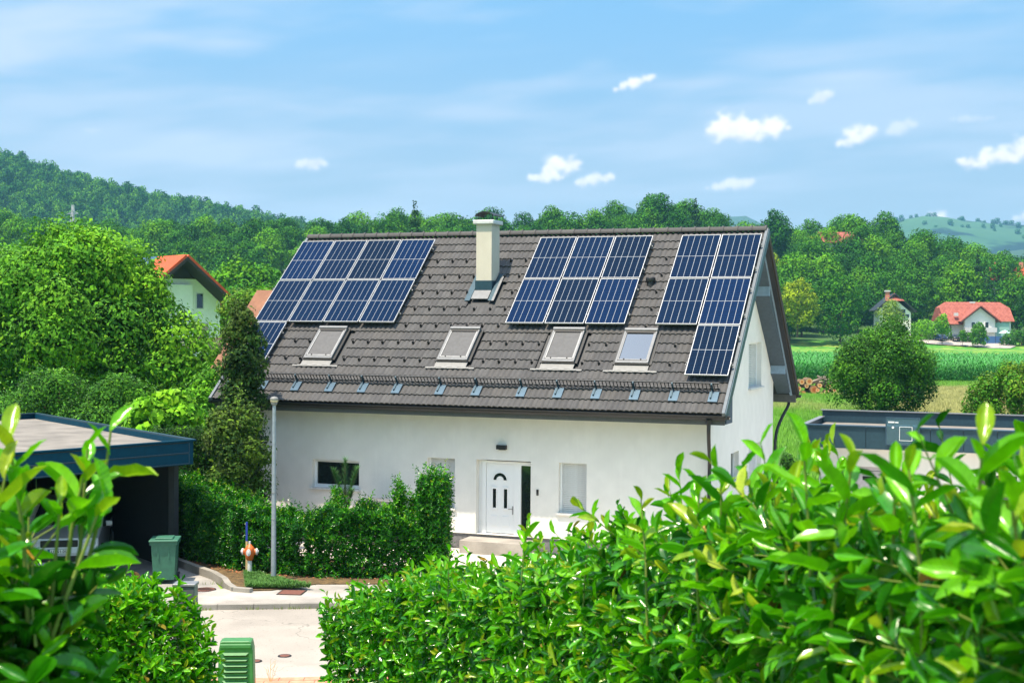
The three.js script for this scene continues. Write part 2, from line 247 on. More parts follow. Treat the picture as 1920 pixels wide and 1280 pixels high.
// hills on the horizon
function farHill(w, pts, depth, rough, seed) {   // skyline given as [l, height]
  const pos = [], uv = [], idx = [], n = 120, l0 = pts[0][0], l1 = pts[pts.length - 1][0], rows = 16;
  for (let j = 0; j <= rows; j++) for (let i = 0; i <= n; i++) {
    const l = lerp(l0, l1, i / n), t = j / rows, h = (1 + (0.8 * depth) / w) * table(pts, l) * Math.sin(Math.min(1, t * 1.25) * Math.PI * 0.5) * (t > 0.8 ? 1 - (t - 0.8) * 3 : 1) + rough * (fbm(l / (rough * 6), t * 9, seed, 5) - 0.5) * (t < 0.2 ? t * 5 : 1);
    const p = P(w + t * depth, l, h); pos.push(...p); uv.push(l / 2600, t * 0.45 + seed * 0.13);
  }
  for (let j = 0; j < rows; j++) for (let i = 0; i < n; i++) { const a = j * (n + 1) + i, b = a + n + 1; idx.push(a, a + 1, b, a + 1, b + 1, b); }
  const g = new THREE.BufferGeometry(); g.setAttribute('position', new THREE.Float32BufferAttribute(pos, 3)); g.setAttribute('uv', new THREE.Float32BufferAttribute(uv, 2)); g.setIndex(idx); g.computeVertexNormals(); return g;
}
const hazeHillMat = std({ color: rgb(0.24, 0.34, 0.8), map: T.farhill, roughness: 1 }), blueHillMat = std({ color: rgb(0.03, 0.07, 0.035), roughness: 1 });  // blue tint of the first material is distance haze painted into the hill
const HILLTOP = [[606, 145], [705, 172], [750, 177], [803, 191], [856, 200], [894, 197], [939, 191], [1136, 179], [1439, 153]];
setting('hill', farHill(2500, HILLTOP, 500, 26, 3), hazeHillMat);
setting('hill', farHill(2000, [[519, 68], [667, 83], [741, 102], [815, 113], [889, 105], [1185, 113]], 300, 30, 5), blueHillMat);
setting('hill', farHill(3200, [[-299, 189], [-251, 218], [-213, 230], [-181, 238], [-155, 233], [-85, 212], [0, 179], [213, 227], [267, 269], [299, 272], [341, 253], [480, 179]], 600, 30, 7), blueHillMat);
setting('hill', farHill(3300, [[283, 145], [542, 225], [580, 255], [627, 262], [660, 248], [754, 201], [1037, 145]], 600, 30, 9), blueHillMat);

// ---------------------------------------------------------------- street
const kw = (l) => 29.5 + 0.1 * l;                     // the far kerb line
setting('road', sheet([[23.75 - 4.5, -45], [23.75 + 3.5, 35], [kw(35), 35], [kw(-45), -45]], 0.004), M.road);
setting('pavement', sheet([[kw(-7.6), -7.6], [kw(-6.9) + 0.05, -6.9], [kw(9), 9], [31.75, 9], [31.1, -4.4], [30.35, -5.3], [30.25, -6.1], [30.6, -6.4]], 0.1, 0.1), M.concrete);
setting('driveway', sheet([[kw(-20), -20], [kw(-7.6), -7.6], [30.6, -6.4], [32.2, -7.0], [34.1, -8.35], [46, -18], [38, -26]], 0.008), M.drive);
{
  const k = [];
  for (let i = 0; i < 24; i++) { const l0 = -6.9 + i * 0.75, l1 = l0 + 0.74; k.push(sheet([[kw(l0) - 0.12, l0], [kw(l1) - 0.12, l1], [kw(l1) - 0.003, l1], [kw(l0) - 0.003, l0]], 0.112, 0.11)); }
  const kr = thing('kerb', 'pale concrete kerb between the road and the far pavement', 'kerb', [0, 0, 0]); for (const g of k) part('kerb_stone', g, M.kerb, kr);
  const pts = [[34.6, -8.75], [33.99, -8.29], [33.0, -7.6], [32.18, -6.97], [31.4, -6.55], [30.75, -6.33], [30.3, -6.1], [30.15, -5.7]], kr2 = thing('kerb', 'curved raised kerb between the driveway and the bed of the laurel hedge', 'kerb');
  for (let i = 0; i + 1 < pts.length; i++) { const [a, b] = [pts[i], pts[i + 1]], dw = b[0] - a[0], dl = b[1] - a[1], n = Math.hypot(dw, dl), nw = (-dl / n) * 0.07, nl = (dw / n) * 0.07, e = 0.004 / n; part('kerb_stone', sheet([[a[0] - nw, a[1] - nl], [b[0] - nw - dw * e, b[1] - nl - dl * e], [b[0] + nw - dw * e, b[1] + nl - dl * e], [a[0] + nw, a[1] + nl]], 0.19, 0.19), M.kerb, kr2); }
}
setting('bed', sheet([[31.62, 9], [31.1, -4.4], [30.36, -5.3], [30.3, -5.75], [30.75, -6.26], [32.18, -6.88], [34.1, -8.25], [38.5, -11], [38.5, -8], [34.8, 0], [33, 9]], 0.125, 0.12), M.soil);
setting('terrace', tri(new THREE.ShapeGeometry(new THREE.Shape([[-13.4, 6.6], [-13.4, 4.45], [-0.55, 4.45], [-0.55, 8.2], [-3, 8.4], [-6.6, 7.6]].map(([x, z]) => new THREE.Vector2(x, -z)))).rotateX(-Math.PI / 2).translate(0, 0.17, 0)), M.paving);  // pale paving laid instead of soil to bounce light onto the front wall
setting('path', sheet([[31.62, 0.2], [31.62, 1.9], [36.5, -1.2], [36.5, -2.4]], 0.14, 0.12), M.concrete);
// the near edge of the road: a strip of red pavers
{
  const strip = thing('paver_strip', 'row of red concrete pavers along the near edge of the road', 'paving');
  for (let i = 0; i < 16; i++) for (let j = 0; j < 3; j++) { const l0 = -6.4 + i * 0.42 + (j % 2) * 0.2, w0 = 22.72 + 0.1 * l0 + 0.6 - j * 0.22; part('paver', sheet([[w0, l0], [w0 + 0.04, l0 + 0.41], [w0 + 0.25, l0 + 0.41], [w0 + 0.21, l0]], 0.06 + 0.004 * hash(i, j, 2), 0.05), M.brick, strip); }
}
// small covers let into the street
function cover(label, w, l, y, r, mat = M.rust, h = 0.01) { const [x, , z] = P(w, l); const t = thing('manhole_cover', label, 'manhole cover', [x, y, z]); part('lid', [cyl(r, r, h, 0, h / 2, 0, 28)], mat, t); part('rim', [tri(new THREE.TorusGeometry(r + 0.02, 0.018, 6, 28).rotateX(Math.PI / 2).scale(1, 0.6, 1))], M.gutter, t); return t; }
{
  const t = cover('round rusty drain cover with slots on the driveway beside the kerb', 30.9, -6.89, 0.008, 0.22);
  for (let i = -3; i <= 3; i++) part('slot', bx(0.03, 0.006, 0.3 - Math.abs(i) * 0.05, i * 0.055, 0.0115, 0), M.black, t);
  cover('small round rusty valve cover on the road just right of the green cabinet', 24.46, -4.55, 0.005, 0.09);
  cover('small round rusty valve cover on the road, the one nearer the laurel hedge corner', 24.86, -4.09, 0.005, 0.09);
  const [x, , z] = P(30.16, -4.81), r = thing('manhole_cover', 'rectangular red-brown cover plate let into the pavement beside the lamp', 'cover plate', [x, 0.1, z], YAW - 0.1);
  part('lid', bx(0.5, 0.012, 0.46, 0, 0.008, 0), M.rust, r); part('rim', [bx(0.56, 0.008, 0.03, 0, 0.006, 0.247), bx(0.56, 0.008, 0.03, 0, 0.006, -0.247), bx(0.03, 0.008, 0.464, 0.267, 0.006, 0), bx(0.03, 0.008, 0.464, -0.267, 0.006, 0)], M.gutter, r);
}

// ---------------------------------------------------------------- the white house
const TH = 0.71756, CT = Math.cos(TH), ST = Math.sin(TH), RY = 8.6, LS = 7.12, X0 = -14.2;
const house = thing('white_house', 'white house with grey tiled gable roof carrying solar panels', 'house', [-7.1, 0, 0]);
const HX = 7.1;                                        // shift from the street's x to the house's own
const hp = (name, geo, mat, parent = house) => { const m = part(name, geo, mat, parent); if (parent === house) m.position.x = HX; return m; };
// roof point (u along the ridge, v down the slope, n off the surface) in house coordinates
const onRoof = (u, v, n = 0) => [u, RY - v * ST + n * CT, v * CT + n * ST];
const roofMat = (u, v, n = 0, sx = 1) => new THREE.Matrix4().makeRotationX(TH).setPosition(...onRoof(u, v, n));
const R = (g, u, v, n = 0) => g.applyMatrix4(roofMat(u, v, n));   // geometry laid on the slope: x along, y off, z down
{
  const openFront = [rect(-6.73, -5.22, 0.585, 2.51), rect(-11.55, -10.13, 1.55, 2.31), rect(-8.12, -7.33, 1.2, 2.5), rect(-4.46, -3.72, 1.24, 2.52)];
  const gz = (z0, z1, y0, y1) => rect(-z1, -z0, y0, y1);   // the gable is drawn in (-z, y)
  const openGable = [gz(-2.47, -0.59, 4.27, 5.54), gz(0.66, 1.69, 1.93, 2.66), gz(-2.54, -0.72, 1.44, 2.66)];
  const front = prism(rect(-13.27, -0.93, 0.57, 4.2), 0.3, openFront).translate(0, 0, 4.11);
  const slopeY = (z) => RY - Math.abs(z) * (ST / CT) - 0.42;
  const gablePts = [[-4.41, 0.57], [4.41, 0.57], [4.41, slopeY(4.41)], [0, slopeY(0)], [-4.41, slopeY(4.41)]];
  const gable = prism(gablePts, 0.3, openGable).rotateY(Math.PI / 2).translate(-0.93, 0, 0);
  const gable2 = prism(gablePts, 0.3).rotateY(Math.PI / 2).translate(-13.57, 0, 0);
  const back = bb(-13.27, -0.93, 0.57, 4.2, -4.41, -4.11);
  hp('wall', [front, gable, gable2, back], M.wall);
  hp('plinth', [bb(-13.54, -0.66, -0.2, 0.57, -4.38, 4.38)], M.plinth);
  hp('floor', [bb(-13.2, -1, 0.58, 0.6, -4.1, 4.1)], M.darkWood);

  // roof deck, verge and eaves
  const deck = [];
  for (const s of [1, -1]) { const g = new THREE.BoxGeometry(14.12, 0.16, LS - 0.05).translate(-7.1, -0.11, (LS - 0.05) / 2 + 0.05).applyMatrix4(new THREE.Matrix4().makeRotationX(s > 0 ? TH : -TH)); if (s < 0) { g.dispose(); const h = new THREE.BoxGeometry(14.12, 0.16, LS - 0.05).translate(-7.1, -0.11, (LS - 0.05) / 2 + 0.05).applyMatrix4(new THREE.Matrix4().makeRotationX(TH)).applyMatrix4(new THREE.Matrix4().makeScale(1, 1, -1)); const idx = h.index.array; for (let i = 0; i < idx.length; i += 3) { const t = idx[i]; idx[i] = idx[i + 1]; idx[i + 1] = t; } h.computeVertexNormals(); deck.push(tri(h).translate(0, RY, 0)); } else deck.push(tri(g).translate(0, RY, 0)); }
  const roof = hp('roof', deck, M.darkMetal);
  // rear slope covering: long corrugated courses, seen only edge on
  for (let r = 0; r < 20; r++) { const v = 0.2 + r * 0.35, g = bx(14.16, 0.05, 0.4, -7.1, 0.02, 0).applyMatrix4(new THREE.Matrix4().makeRotationX(-TH - 0.05)).translate(0, RY - (v + 0.17) * ST, -(v + 0.17) * CT); part('tile_course', g, M.darkMetal, roof); }
  // ---- tiles: each 0.30 m wide, a double roll with a step at its lower edge
  const TW = 0.299, TL = 0.42;
  function tileGeo(seed) {
    const n = 14, g = [], pos = [], idx = [], r = rng(seed), h = (t) => 0.03 * Math.pow(0.5 - 0.5 * Math.cos(t * 4 * Math.PI), 0.55);
    for (const [z, lift] of [[-TL, -0.012], [0, 0.026]]) for (let i = 0; i <= n; i++) pos.push((i / n - 0.5) * TW, h(i / n) + lift, z);
    for (let i = 0; i <= n; i++) pos.push((i / n - 0.5) * TW, h(i / n) + 0.026, 0.0005);
    for (let i = 0; i <= n; i++) pos.push((i / n - 0.5) * TW, h(i / n) - 0.006, -0.004);
    for (const row of [0, 2]) for (let i = 0; i < n; i++) { const a = row * (n + 1) + i, b = a + n + 1; idx.push(a, b, a + 1, a + 1, b, b + 1); }
    const q = new THREE.BufferGeometry(); q.setAttribute('position', new THREE.Float32BufferAttribute(pos, 3)); q.setIndex(idx); q.computeVertexNormals();
    const t = tri(q), uv = t.attributes.uv; for (let i = 0; i < uv.count; i++) uv.setXY(i, uv.getX(i) + r() * 0 + seed * 0.37, uv.getY(i) + seed * 0.21); return t;
  }
  const tiles = [tileGeo(1), tileGeo(2), tileGeo(3)];
  const tones = [[0.09, 0.09, 0.093], [0.101, 0.101, 0.103], [0.08, 0.08, 0.083], [0.097, 0.095, 0.095], [0.086, 0.086, 0.09]].map((c) => std({ color: rgb(...c.map((x) => x * 1.08)), map: T.tile, roughness: 0.8 }));
  const skylights = [[-11.51, 4.25], [-7.52, 4.23], [-4.58, 4.22], [-2.63, 4.23]];
  const panelAt = [];
  const PW = 1.067, PH = 1.818, PG = 0.046, PV = 0.43;
  for (const [u0, cols, third] of [[-14.1, 4, 0], [-6.4, 3, -1], [-2.28, 2, 1]]) for (let r = 0; r < 3; r++) for (let c = 0; c < cols; c++) if (r < 2 || c === third) panelAt.push([u0 + c * (PW + PG), PV + r * (PH + PG), r, c, cols]);
  const under = (u, v, m = 0.1) => panelAt.some(([a, b]) => u > a + m && u < a + PW - m && v > b + m && v < b + PH - m);
  const cut = (u, v) => skylights.some(([a, b]) => Math.abs(u - a) < 0.5 && v > b - 0.02 && v < b + 1.5) || (u > -7.98 && u < -7.08 && v > 2.02 && v < 3.2);
  const list = [], rt = rng(5);
  for (let r = 0; r < 20; r++) for (let c = 0; c < 47; c++) { const u = -14.15 + TW * (c + 0.5), v = LS - 0.02 - r * 0.35; if (cut(u, v - 0.2)) continue; list.push([u, v, Math.floor(rt() * 3), Math.floor(rt() * 5), (u + 14) * 0.35 + v - (under(u, v - 0.2) ? 100 : 0)]); }
  list.sort((a, b) => b[4] - a[4]);
  const slope = new THREE.Matrix4();
  list.slice(0, 300).forEach(([u, v, g, m]) => { const t = part('tile', tiles[g], tones[m], roof); t.position.set(...onRoof(u, v, 0.005)); t.rotation.x = TH; });
  for (let g = 0; g < 3; g++) { const some = list.slice(300).filter((t) => t[2] === g), im = new THREE.InstancedMesh(tiles[g], std({ map: T.tile, roughness: 0.8 }), some.length); some.forEach(([u, v, , m], i) => { im.setMatrixAt(i, roofMat(u, v, 0.005)); im.setColorAt(i, tones[m].color); }); im.name = 'tile_field'; im.castShadow = im.receiveShadow = true; im.userData.kind = 'stuff'; roof.add(im); }
  // ridge tiles with collars
  const ridgeG = merge([tri(new THREE.CylinderGeometry(0.125, 0.125, 0.385, 14, 1, false, 0, Math.PI).rotateZ(Math.PI / 2).rotateX(0)), tri(new THREE.CylinderGeometry(0.145, 0.145, 0.05, 14, 1, false, 0, Math.PI).rotateZ(Math.PI / 2).translate(0.19, 0, 0))]);
  // half cylinders must arch upward
  ridgeG.computeBoundingBox(); if (ridgeG.boundingBox.max.y < 0.05) ridgeG.rotateX(Math.PI);
  const rc = new THREE.Box3().setFromBufferAttribute(ridgeG.attributes.position); if (rc.max.z > 0.1 && rc.min.z > -0.02) ridgeG.rotateX(-Math.PI / 2); else if (rc.min.z < -0.1 && rc.max.z < 0.02) ridgeG.rotateX(Math.PI / 2);
  for (let i = 0; i < 36; i++) { const m = part('ridge_tile', ridgeG, tones[i % 5], roof); m.position.set(-13.98 + i * 0.392, RY + 0.0, 0); }
  // verge: grey sheet along the front edge, dark board behind, pale board along the soffit
  for (const x of [0.005, X0 - 0.005]) { const s = x > -7 ? 1 : -1; hp('verge_flashing', [R(bx(0.075, 0.1, LS + 0.02, 0, 0.02, 0), x - s * 0.045, LS / 2, 0.01)], M.vergeGrey); hp('verge_flashing', [R(bx(0.022, 0.22, LS + 0.02, 0, -0.06, 0), x + s * 0.008, LS / 2, 0)], M.flashing); }
  const rearB = (x, w, h, off, mat, name) => hp(name, bx(w, h, LS, 0, off, 0).applyMatrix4(new THREE.Matrix4().makeRotationX(-TH)).translate(x, RY - (LS / 2) * ST, -(LS / 2) * CT), mat);
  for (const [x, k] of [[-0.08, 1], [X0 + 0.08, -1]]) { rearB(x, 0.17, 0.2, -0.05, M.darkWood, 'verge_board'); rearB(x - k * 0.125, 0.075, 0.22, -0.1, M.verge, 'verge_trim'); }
  // gable soffits: stepped boxes over the purlins (profile in z, y)
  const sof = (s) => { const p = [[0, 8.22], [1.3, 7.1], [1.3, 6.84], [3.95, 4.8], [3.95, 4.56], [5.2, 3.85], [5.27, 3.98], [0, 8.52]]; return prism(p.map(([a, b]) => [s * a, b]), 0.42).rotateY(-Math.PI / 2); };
  hp('gable_soffit', sof(-1).translate(-0.21, 0, 0), M.soffit); hp('purlin', bb(-0.63, -0.2, 6.85, 7.13, -1.4, -1.28), M.verge); hp('purlin', bb(-0.63, -0.2, 4.57, 4.83, -4.05, -3.93), M.verge); hp('gable_soffit', sof(-1).translate(-13.57, 0, 0), M.soffit);  // slopes coloured darker, purlin faces paler: shade and light put into the paint
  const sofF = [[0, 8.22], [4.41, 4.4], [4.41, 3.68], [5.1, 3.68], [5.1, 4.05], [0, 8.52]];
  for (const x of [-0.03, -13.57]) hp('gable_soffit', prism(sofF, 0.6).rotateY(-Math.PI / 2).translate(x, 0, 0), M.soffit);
  hp('eaves_board', [bb(X0 + 0.05, -0.06, 3.66, 3.92, 5.1, 5.16), bb(X0 + 0.66, -0.66, 3.66, 3.7, 4.41, 5.1)], M.fascia);
  hp('eaves_board', [bb(X0 + 0.05, -0.06, 3.66, 3.92, -5.16, -5.1)], M.fascia);
  // gutter
  const gut = (z) => { const p = []; for (let i = 0; i <= 10; i++) { const a = Math.PI + (i / 10) * Math.PI; p.push([Math.cos(a) * 0.075, Math.sin(a) * 0.085]); } for (let i = 10; i >= 0; i--) { const a = Math.PI + (i / 10) * Math.PI; p.push([Math.cos(a) * 0.066, Math.sin(a) * 0.076]); } return prism(p, 14.36).rotateY(Math.PI / 2).translate(X0 - 0.08, 3.885, z); };
  hp('gutter', [gut(5.245), tri(new THREE.CylinderGeometry(0.008, 0.008, 14.36, 8).rotateZ(Math.PI / 2).translate(-7.1, 3.888, 5.322))], M.gutter);
  hp('gutter', gut(-5.245), M.gutter);
  hp('downpipe', [cyl(0.07, 0.05, 0.14, -0.42, 3.72, 5.25), tube([[-0.42, 3.68, 5.25], [-0.42, 3.5, 5.25], [-0.46, 3.25, 5.05], [-0.53, 2.85, 4.65], [-0.56, 2.6, 4.5], [-0.57, 2.2, 4.48]], 0.048), cyl(0.048, 0.048, 2.1, -0.57, 1.2, 4.48)], M.gutter);
  hp('downpipe', [tube([[-0.3, 3.8, -5.25], [-0.3, 3.6, -5.25], [-0.45, 3.2, -4.95], [-0.55, 2.8, -4.62], [-0.57, 2.5, -4.5]], 0.048), cyl(0.048, 0.048, 2.6, -0.57, 1.25, -4.48)], M.gutter);

  // ---- snow guard
  const guard = hp('snow_guard', [bx(13.4, 0.03, 0.03, -6.95, 0, 0).applyMatrix4(roofMat(0, 6.3, 0.25)), bx(13.4, 0.03, 0.03, -6.95, 0, 0).applyMatrix4(roofMat(0, 6.3, 0.08))], M.darkMetal);
  { const bars = []; for (let i = 0; i < 144; i++) bars.push(bx(0.02, 0.17, 0.012, -13.6 + i * 0.093, 0.165, 0).applyMatrix4(roofMat(0, 6.3, 0))); const b = part('bars', bars, M.darkMetal, guard); b.userData.kind = 'stuff'; }
  for (const u of [-12.8, -11.77, -10.74, -9.77, -8.78, -7.54, -6.53, -5.31, -4.33, -3.34, -2.36, -1.38, -0.41, -13.85]) {
    const b = hp('snow_guard_bracket', [bx(0.23, 0.012, 0.34, 0.04, 0, 0).applyMatrix4(roofMat(u, 6.58, 0.065))], M.plateBlue);
    part('arm', [bx(0.035, 0.3, 0.05, 0, 0.12, 0).applyMatrix4(roofMat(u - 0.02, 6.35, 0.0)), bx(0.035, 0.02, 0.26, 0, 0, 0).applyMatrix4(roofMat(u - 0.02, 6.5, 0.085)), tri(new THREE.SphereGeometry(0.022, 8, 6)).applyMatrix4(roofMat(u - 0.02, 6.64, 0.09))], M.flashing, b);
  }
  // snow stops on the tiles
  const stopG = merge([prism([[0, 0], [0.07, 0], [0.045, 0.075], [0.02, 0.085]], 0.05).translate(-0.035, 0, -0.025).rotateY(Math.PI / 2), bx(0.05, 0.01, 0.16, 0, 0.005, -0.08)]);
  const su = rng(12);
  for (let r = 0; r < 8; r++) for (let i = 0; i < 31; i++) { const v = 1.28 + r * 0.7, u = -13.9 + i * 0.453 + (su() - 0.5) * 0.03; if (v > 6.1 || under(u, v, -0.12) || cut(u, v) || skylights.some(([a, b]) => Math.abs(u - a) < 0.56 && v > b - 0.1 && v < b + 1.5) || u > -0.15) continue; const m = part('snow_stop', stopG, M.black, roof); m.position.set(...onRoof(u, v, 0.03)); m.rotation.x = TH; }

  // ---- chimney
  const ch = hp('chimney', [bb(-7.78, -7.32, 7.2, 8.78, 1.35, 1.95)], M.chimney);
  part('chimney_cap', [bb(-7.86, -7.24, 8.78, 8.9, 1.27, 2.03, 0.03)], M.whiteMatte, ch);
  { const arch = []; for (let i = 0; i <= 12; i++) { const a = (i / 12 - 0.5) * 1.5; arch.push([Math.sin(a) * 0.42, Math.cos(a) * 0.42]); } const inner = arch.slice().reverse().map(([x, y]) => [x * 0.965, y - 0.012]); part('cowl', [prism([...arch, ...inner], 0.62).translate(-7.55, 8.72, 1.34), ...[-7.76, -7.34].flatMap((x) => [1.45, 1.85].map((z) => rod([x, 8.88, z], [x, 9.05, z], 0.01)))], M.darkMetal, ch); }
  part('chimney_flashing', [bb(-7.8, -7.3, 6.55, 7.22, 1.33, 1.975), R(bx(0.16, 0.012, 1.15, 0, 0, 0), -7.2, 2.45, 0.062), R(bx(0.16, 0.012, 1.15, 0, 0, 0), -7.9, 2.45, 0.06)], M.flashing, ch);
  part('chimney_apron', [R(bx(0.5, 0.014, 0.36, 0, 0, 0), -7.55, 2.78, 0.07), R(bx(0.07, 0.02, 1.1, 0, 0, 0), -7.13, 2.5, 0.075)], M.lead, ch);
  // roof vent pipe
  const vent = hp('roof_vent', [cyl(0.1, 0.12, 0.2, 0, 0.1, 0, 20), lathe([[0, 0.32], [0.11, 0.315], [0.13, 0.29], [0.13, 0.2], [0.1, 0.18]], 20)].map((g) => g.translate(-2.82, 6.98, 1.75)), M.black);
  // ---- skylights
  skylights.forEach(([u, v], i) => {
    const F = 0.042, w = 0.86, h = 1.27, at = (g) => R(g, u, v, 0.06);
    const s = hp('skylight', [at(bx(F, 0.1, h - 0.06, -w / 2 + F / 2, 0.03, h / 2 + 0.03)), at(bx(F, 0.1, h - 0.06, w / 2 - F / 2, 0.03, h / 2 + 0.03)), at(bx(w - 2 * F, 0.1, F + 0.03, 0, 0.03, h - 0.03))], M.lead);
    part('hood', [at(bx(w + 0.02, 0.13, 0.09, 0, 0.05, 0.035, 0.015))], M.lead, s);
    part('hood_strip', [at(bx(w - 0.08, 0.02, 0.07, 0, 0.075, 0.115))], M.black, s);
    part('sash', [at(bx(0.035, 0.03, h - 0.24, -w / 2 + F + 0.0175, 0.06, h / 2 + 0.02)), at(bx(0.035, 0.03, h - 0.24, w / 2 - F - 0.0175, 0.06, h / 2 + 0.02)), at(bx(w - 2 * F, 0.03, 0.04, 0, 0.06, h - 0.11))], i === 3 ? M.lead : M.alu, s);
    part(i === 3 ? 'pane' : 'sun_screen', [at(bx(w - 2 * F - 0.06, 0.012, h - 0.25, 0, 0.05, h / 2 + 0.02))], i === 3 ? M.skyGlass : M.screen, s);
    part('bottom_rail', [at(bx(w + 0.02, 0.07, 0.035, 0, 0.02, h + 0.015))], M.black, s);
    for (const d of [-0.22, 0.22]) part('peg', at(bx(0.03, 0.03, 0.02, d, 0.085, h - 0.12)), M.black, s);
    const apron = []; for (let k = 0; k < 9; k++) apron.push(at(bx(0.154, 0.012 + 0.008 * (k % 2), 0.05, -0.62 + k * 0.154, 0.0 + 0.004 * (k % 2), h + 0.245)));
    part('apron', [at(bx(w + 0.04, 0.014, 0.2, 0, 0.006, h + 0.13)), ...apron], M.leadPale, s);
    part('side_gutter', [at(bx(0.07, 0.05, h, w / 2 + 0.04, -0.02, h / 2)), at(bx(0.07, 0.05, h, -w / 2 - 0.04, -0.02, h / 2))], M.gutter, s);
  });
  // ---- front door with side light
  const fr = hp('door_frame', [bb(-6.728, -6.52, 0.57, 2.508, 4.14, 4.2), bb(-6.63, -6.52, 0.57, 2.47, 4.2, 4.24), bb(-5.74, -5.55, 0.57, 2.47, 4.16, 4.24), bb(-6.52, -5.74, 2.4, 2.47, 4.16, 4.24), bb(-5.55, -5.22, 2.38, 2.47, 4.16, 4.24)], M.white);
  const door = hp('front_door', [bb(-6.515, -5.745, 0.6, 2.395, 4.15, 4.22, 0.006)], M.white);
  { const arc = (r0, r1, n = 16) => { const p = []; for (let i = 0; i <= n; i++) { const a = Math.PI - (i / n) * Math.PI; p.push([Math.cos(a) * r1, Math.sin(a) * r1]); } for (let i = n; i >= 0; i--) { const a = Math.PI - (i / n) * Math.PI; p.push([Math.cos(a) * r0, Math.sin(a) * r0]); } return p; };
    const c = -6.13;
    part('door_pane', prism(arc(0.1, 0.185), 0.012).translate(c, 1.98, 4.216), M.glass, door);
    part('moulding', [prism(arc(0.075, 0.1), 0.022).translate(c, 1.98, 4.217), prism(arc(0.186, 0.215), 0.022).translate(c, 1.98, 4.217), bb(c - 0.215, c - 0.1, 1.955, 1.979, 4.217, 4.239), bb(c + 0.1, c + 0.215, 1.955, 1.979, 4.217, 4.239)], M.white, door);
    for (const s of [-1, 1]) { const x = c + s * 0.155; part('door_pane', bb(x - 0.045, x + 0.045, 1.26, 1.75, 4.216, 4.228), M.glass, door); part('moulding', [bb(x - 0.09, x - 0.046, 1.2, 1.81, 4.217, 4.24, 0.008), bb(x + 0.046, x + 0.09, 1.2, 1.81, 4.217, 4.24, 0.008), bb(x - 0.045, x + 0.045, 1.2, 1.258, 4.217, 4.24, 0.008), bb(x - 0.045, x + 0.045, 1.752, 1.81, 4.217, 4.24, 0.008)], M.white, door); part('door_panel', bb(x - 0.1, x + 0.1, 0.78, 1.05, 4.216, 4.236, 0.012), M.white, door); }
    part('door_handle', [bb(-5.79, -5.765, 1.1, 1.32, 4.222, 4.234, 0.004), rod([-5.778, 1.25, 4.23], [-5.778, 1.25, 4.28], 0.009), rod([-5.778, 1.25, 4.28], [-5.89, 1.25, 4.28], 0.009)], M.alu, door); }
  hp('side_light', [bb(-5.55, -5.225, 0.6, 2.38, 4.17, 4.19)], M.glass);
  hp('door_step', [bb(-6.9, -5.05, 0.14, 0.5, 4.385, 5.1, 0.01)], M.concrete);
  // ---- windows: half-height one, two with lowered shutters; three in the gable
  const w1 = hp('window', [bb(-11.55, -11.48, 1.55, 2.31, 4.2, 4.27), bb(-10.2, -10.13, 1.55, 2.31, 4.2, 4.27), bb(-11.48, -10.2, 2.24, 2.31, 4.2, 4.27), bb(-11.48, -10.2, 1.55, 1.64, 4.2, 4.27)], M.white);
  part('pane', bb(-11.48, -10.2, 1.64, 2.24, 4.22, 4.235), M.glass, w1); part('sill', bb(-11.6, -10.08, 1.5, 1.552, 4.2, 4.48, 0.008), M.whiteMatte, w1);
  const shut = (x0, x1, y0, y1) => { const s = hp('window', [bb(x0 + 0.002, x0 + 0.05, y0, y1, 4.19, 4.29), bb(x1 - 0.03, x1 - 0.002, y0, y1, 4.19, 4.29)], M.white); part('sill', bb(x0 - 0.05, x1 + 0.04, y0 - 0.05, y0 + 0.002, 4.2, 4.47, 0.008), M.whiteMatte, s); const n = Math.round((y1 - y0) / 0.048); for (let i = 0; i < n; i++) { const y = y0 + ((i + 0.5) * (y1 - y0)) / n; part('slat', prism([[-0.006, -0.021], [0.004, -0.021], [0.01, 0], [0.004, 0.021], [-0.006, 0.021]], x1 - x0 - 0.085).rotateY(Math.PI / 2).rotateX(0).translate(x0 + 0.052, y, 4.262).scale(1, 1, 1), M.shutter, s); } };
  shut(-8.12, -7.33, 1.2, 2.5); shut(-4.46, -3.72, 1.24, 2.52);
  const gableWin = (z0, z1, y0, y1, full) => {
    const s = hp('window', [bb(-0.83, -0.76, y0, y1, z0, z0 + 0.05), bb(-0.83, -0.76, y0, y1, z1 - 0.05, z1), bb(-0.83, -0.76, y1 - 0.06, y1, z0 + 0.05, z1 - 0.05)], M.white);
    part('sill', bb(-0.83, -0.54, y0 - 0.05, y0 + 0.002, z0 - 0.05, z1 + 0.05, 0.008), M.whiteMatte, s);
    const n = Math.round((y1 - y0 - 0.06) / 0.05);
    if (full) for (let i = 0; i < n; i++) part('slat', bb(-0.8, -0.782, y0 + i * 0.05 + 0.003, y0 + i * 0.05 + 0.047, z0 + 0.052, z1 - 0.052, 0.006), M.shutter, s); else part('pane', bb(-0.8, -0.79, y0, y1 - 0.06, z0 + 0.052, z1 - 0.052), M.glass, s);
  };
  gableWin(-2.47, -0.59, 4.27, 5.54, true); gableWin(0.66, 1.69, 1.93, 2.66, false); gableWin(-2.54, -0.72, 1.44, 2.66, true);
  const lamp = hp('wall_lamp', [bb(-6.14, -5.87, 2.8, 2.91, 4.42, 4.52, 0.008)], M.black); part('lamp_plate', bb(-6.1, -5.91, 2.78, 2.86, 4.408, 4.421), M.darkMetal, lamp);
  const bell = hp('door_bell', [bb(-5.06, -5.0, 1.66, 1.81, 4.409, 4.435, 0.008)], M.black); part('button', cyl(0.012, 0.012, 0.006, 0, 0, 0, 12).rotateX(Math.PI / 2).translate(-5.03, 1.7, 4.437), M.alu, bell);

  // ---- solar panels: one built with its parts, nineteen copies
  const rows = ['top', 'second', 'third'], ord = ['first', 'second', 'third', 'fourth'], arr = { 4: 'left', 3: 'middle', 2: 'right' };
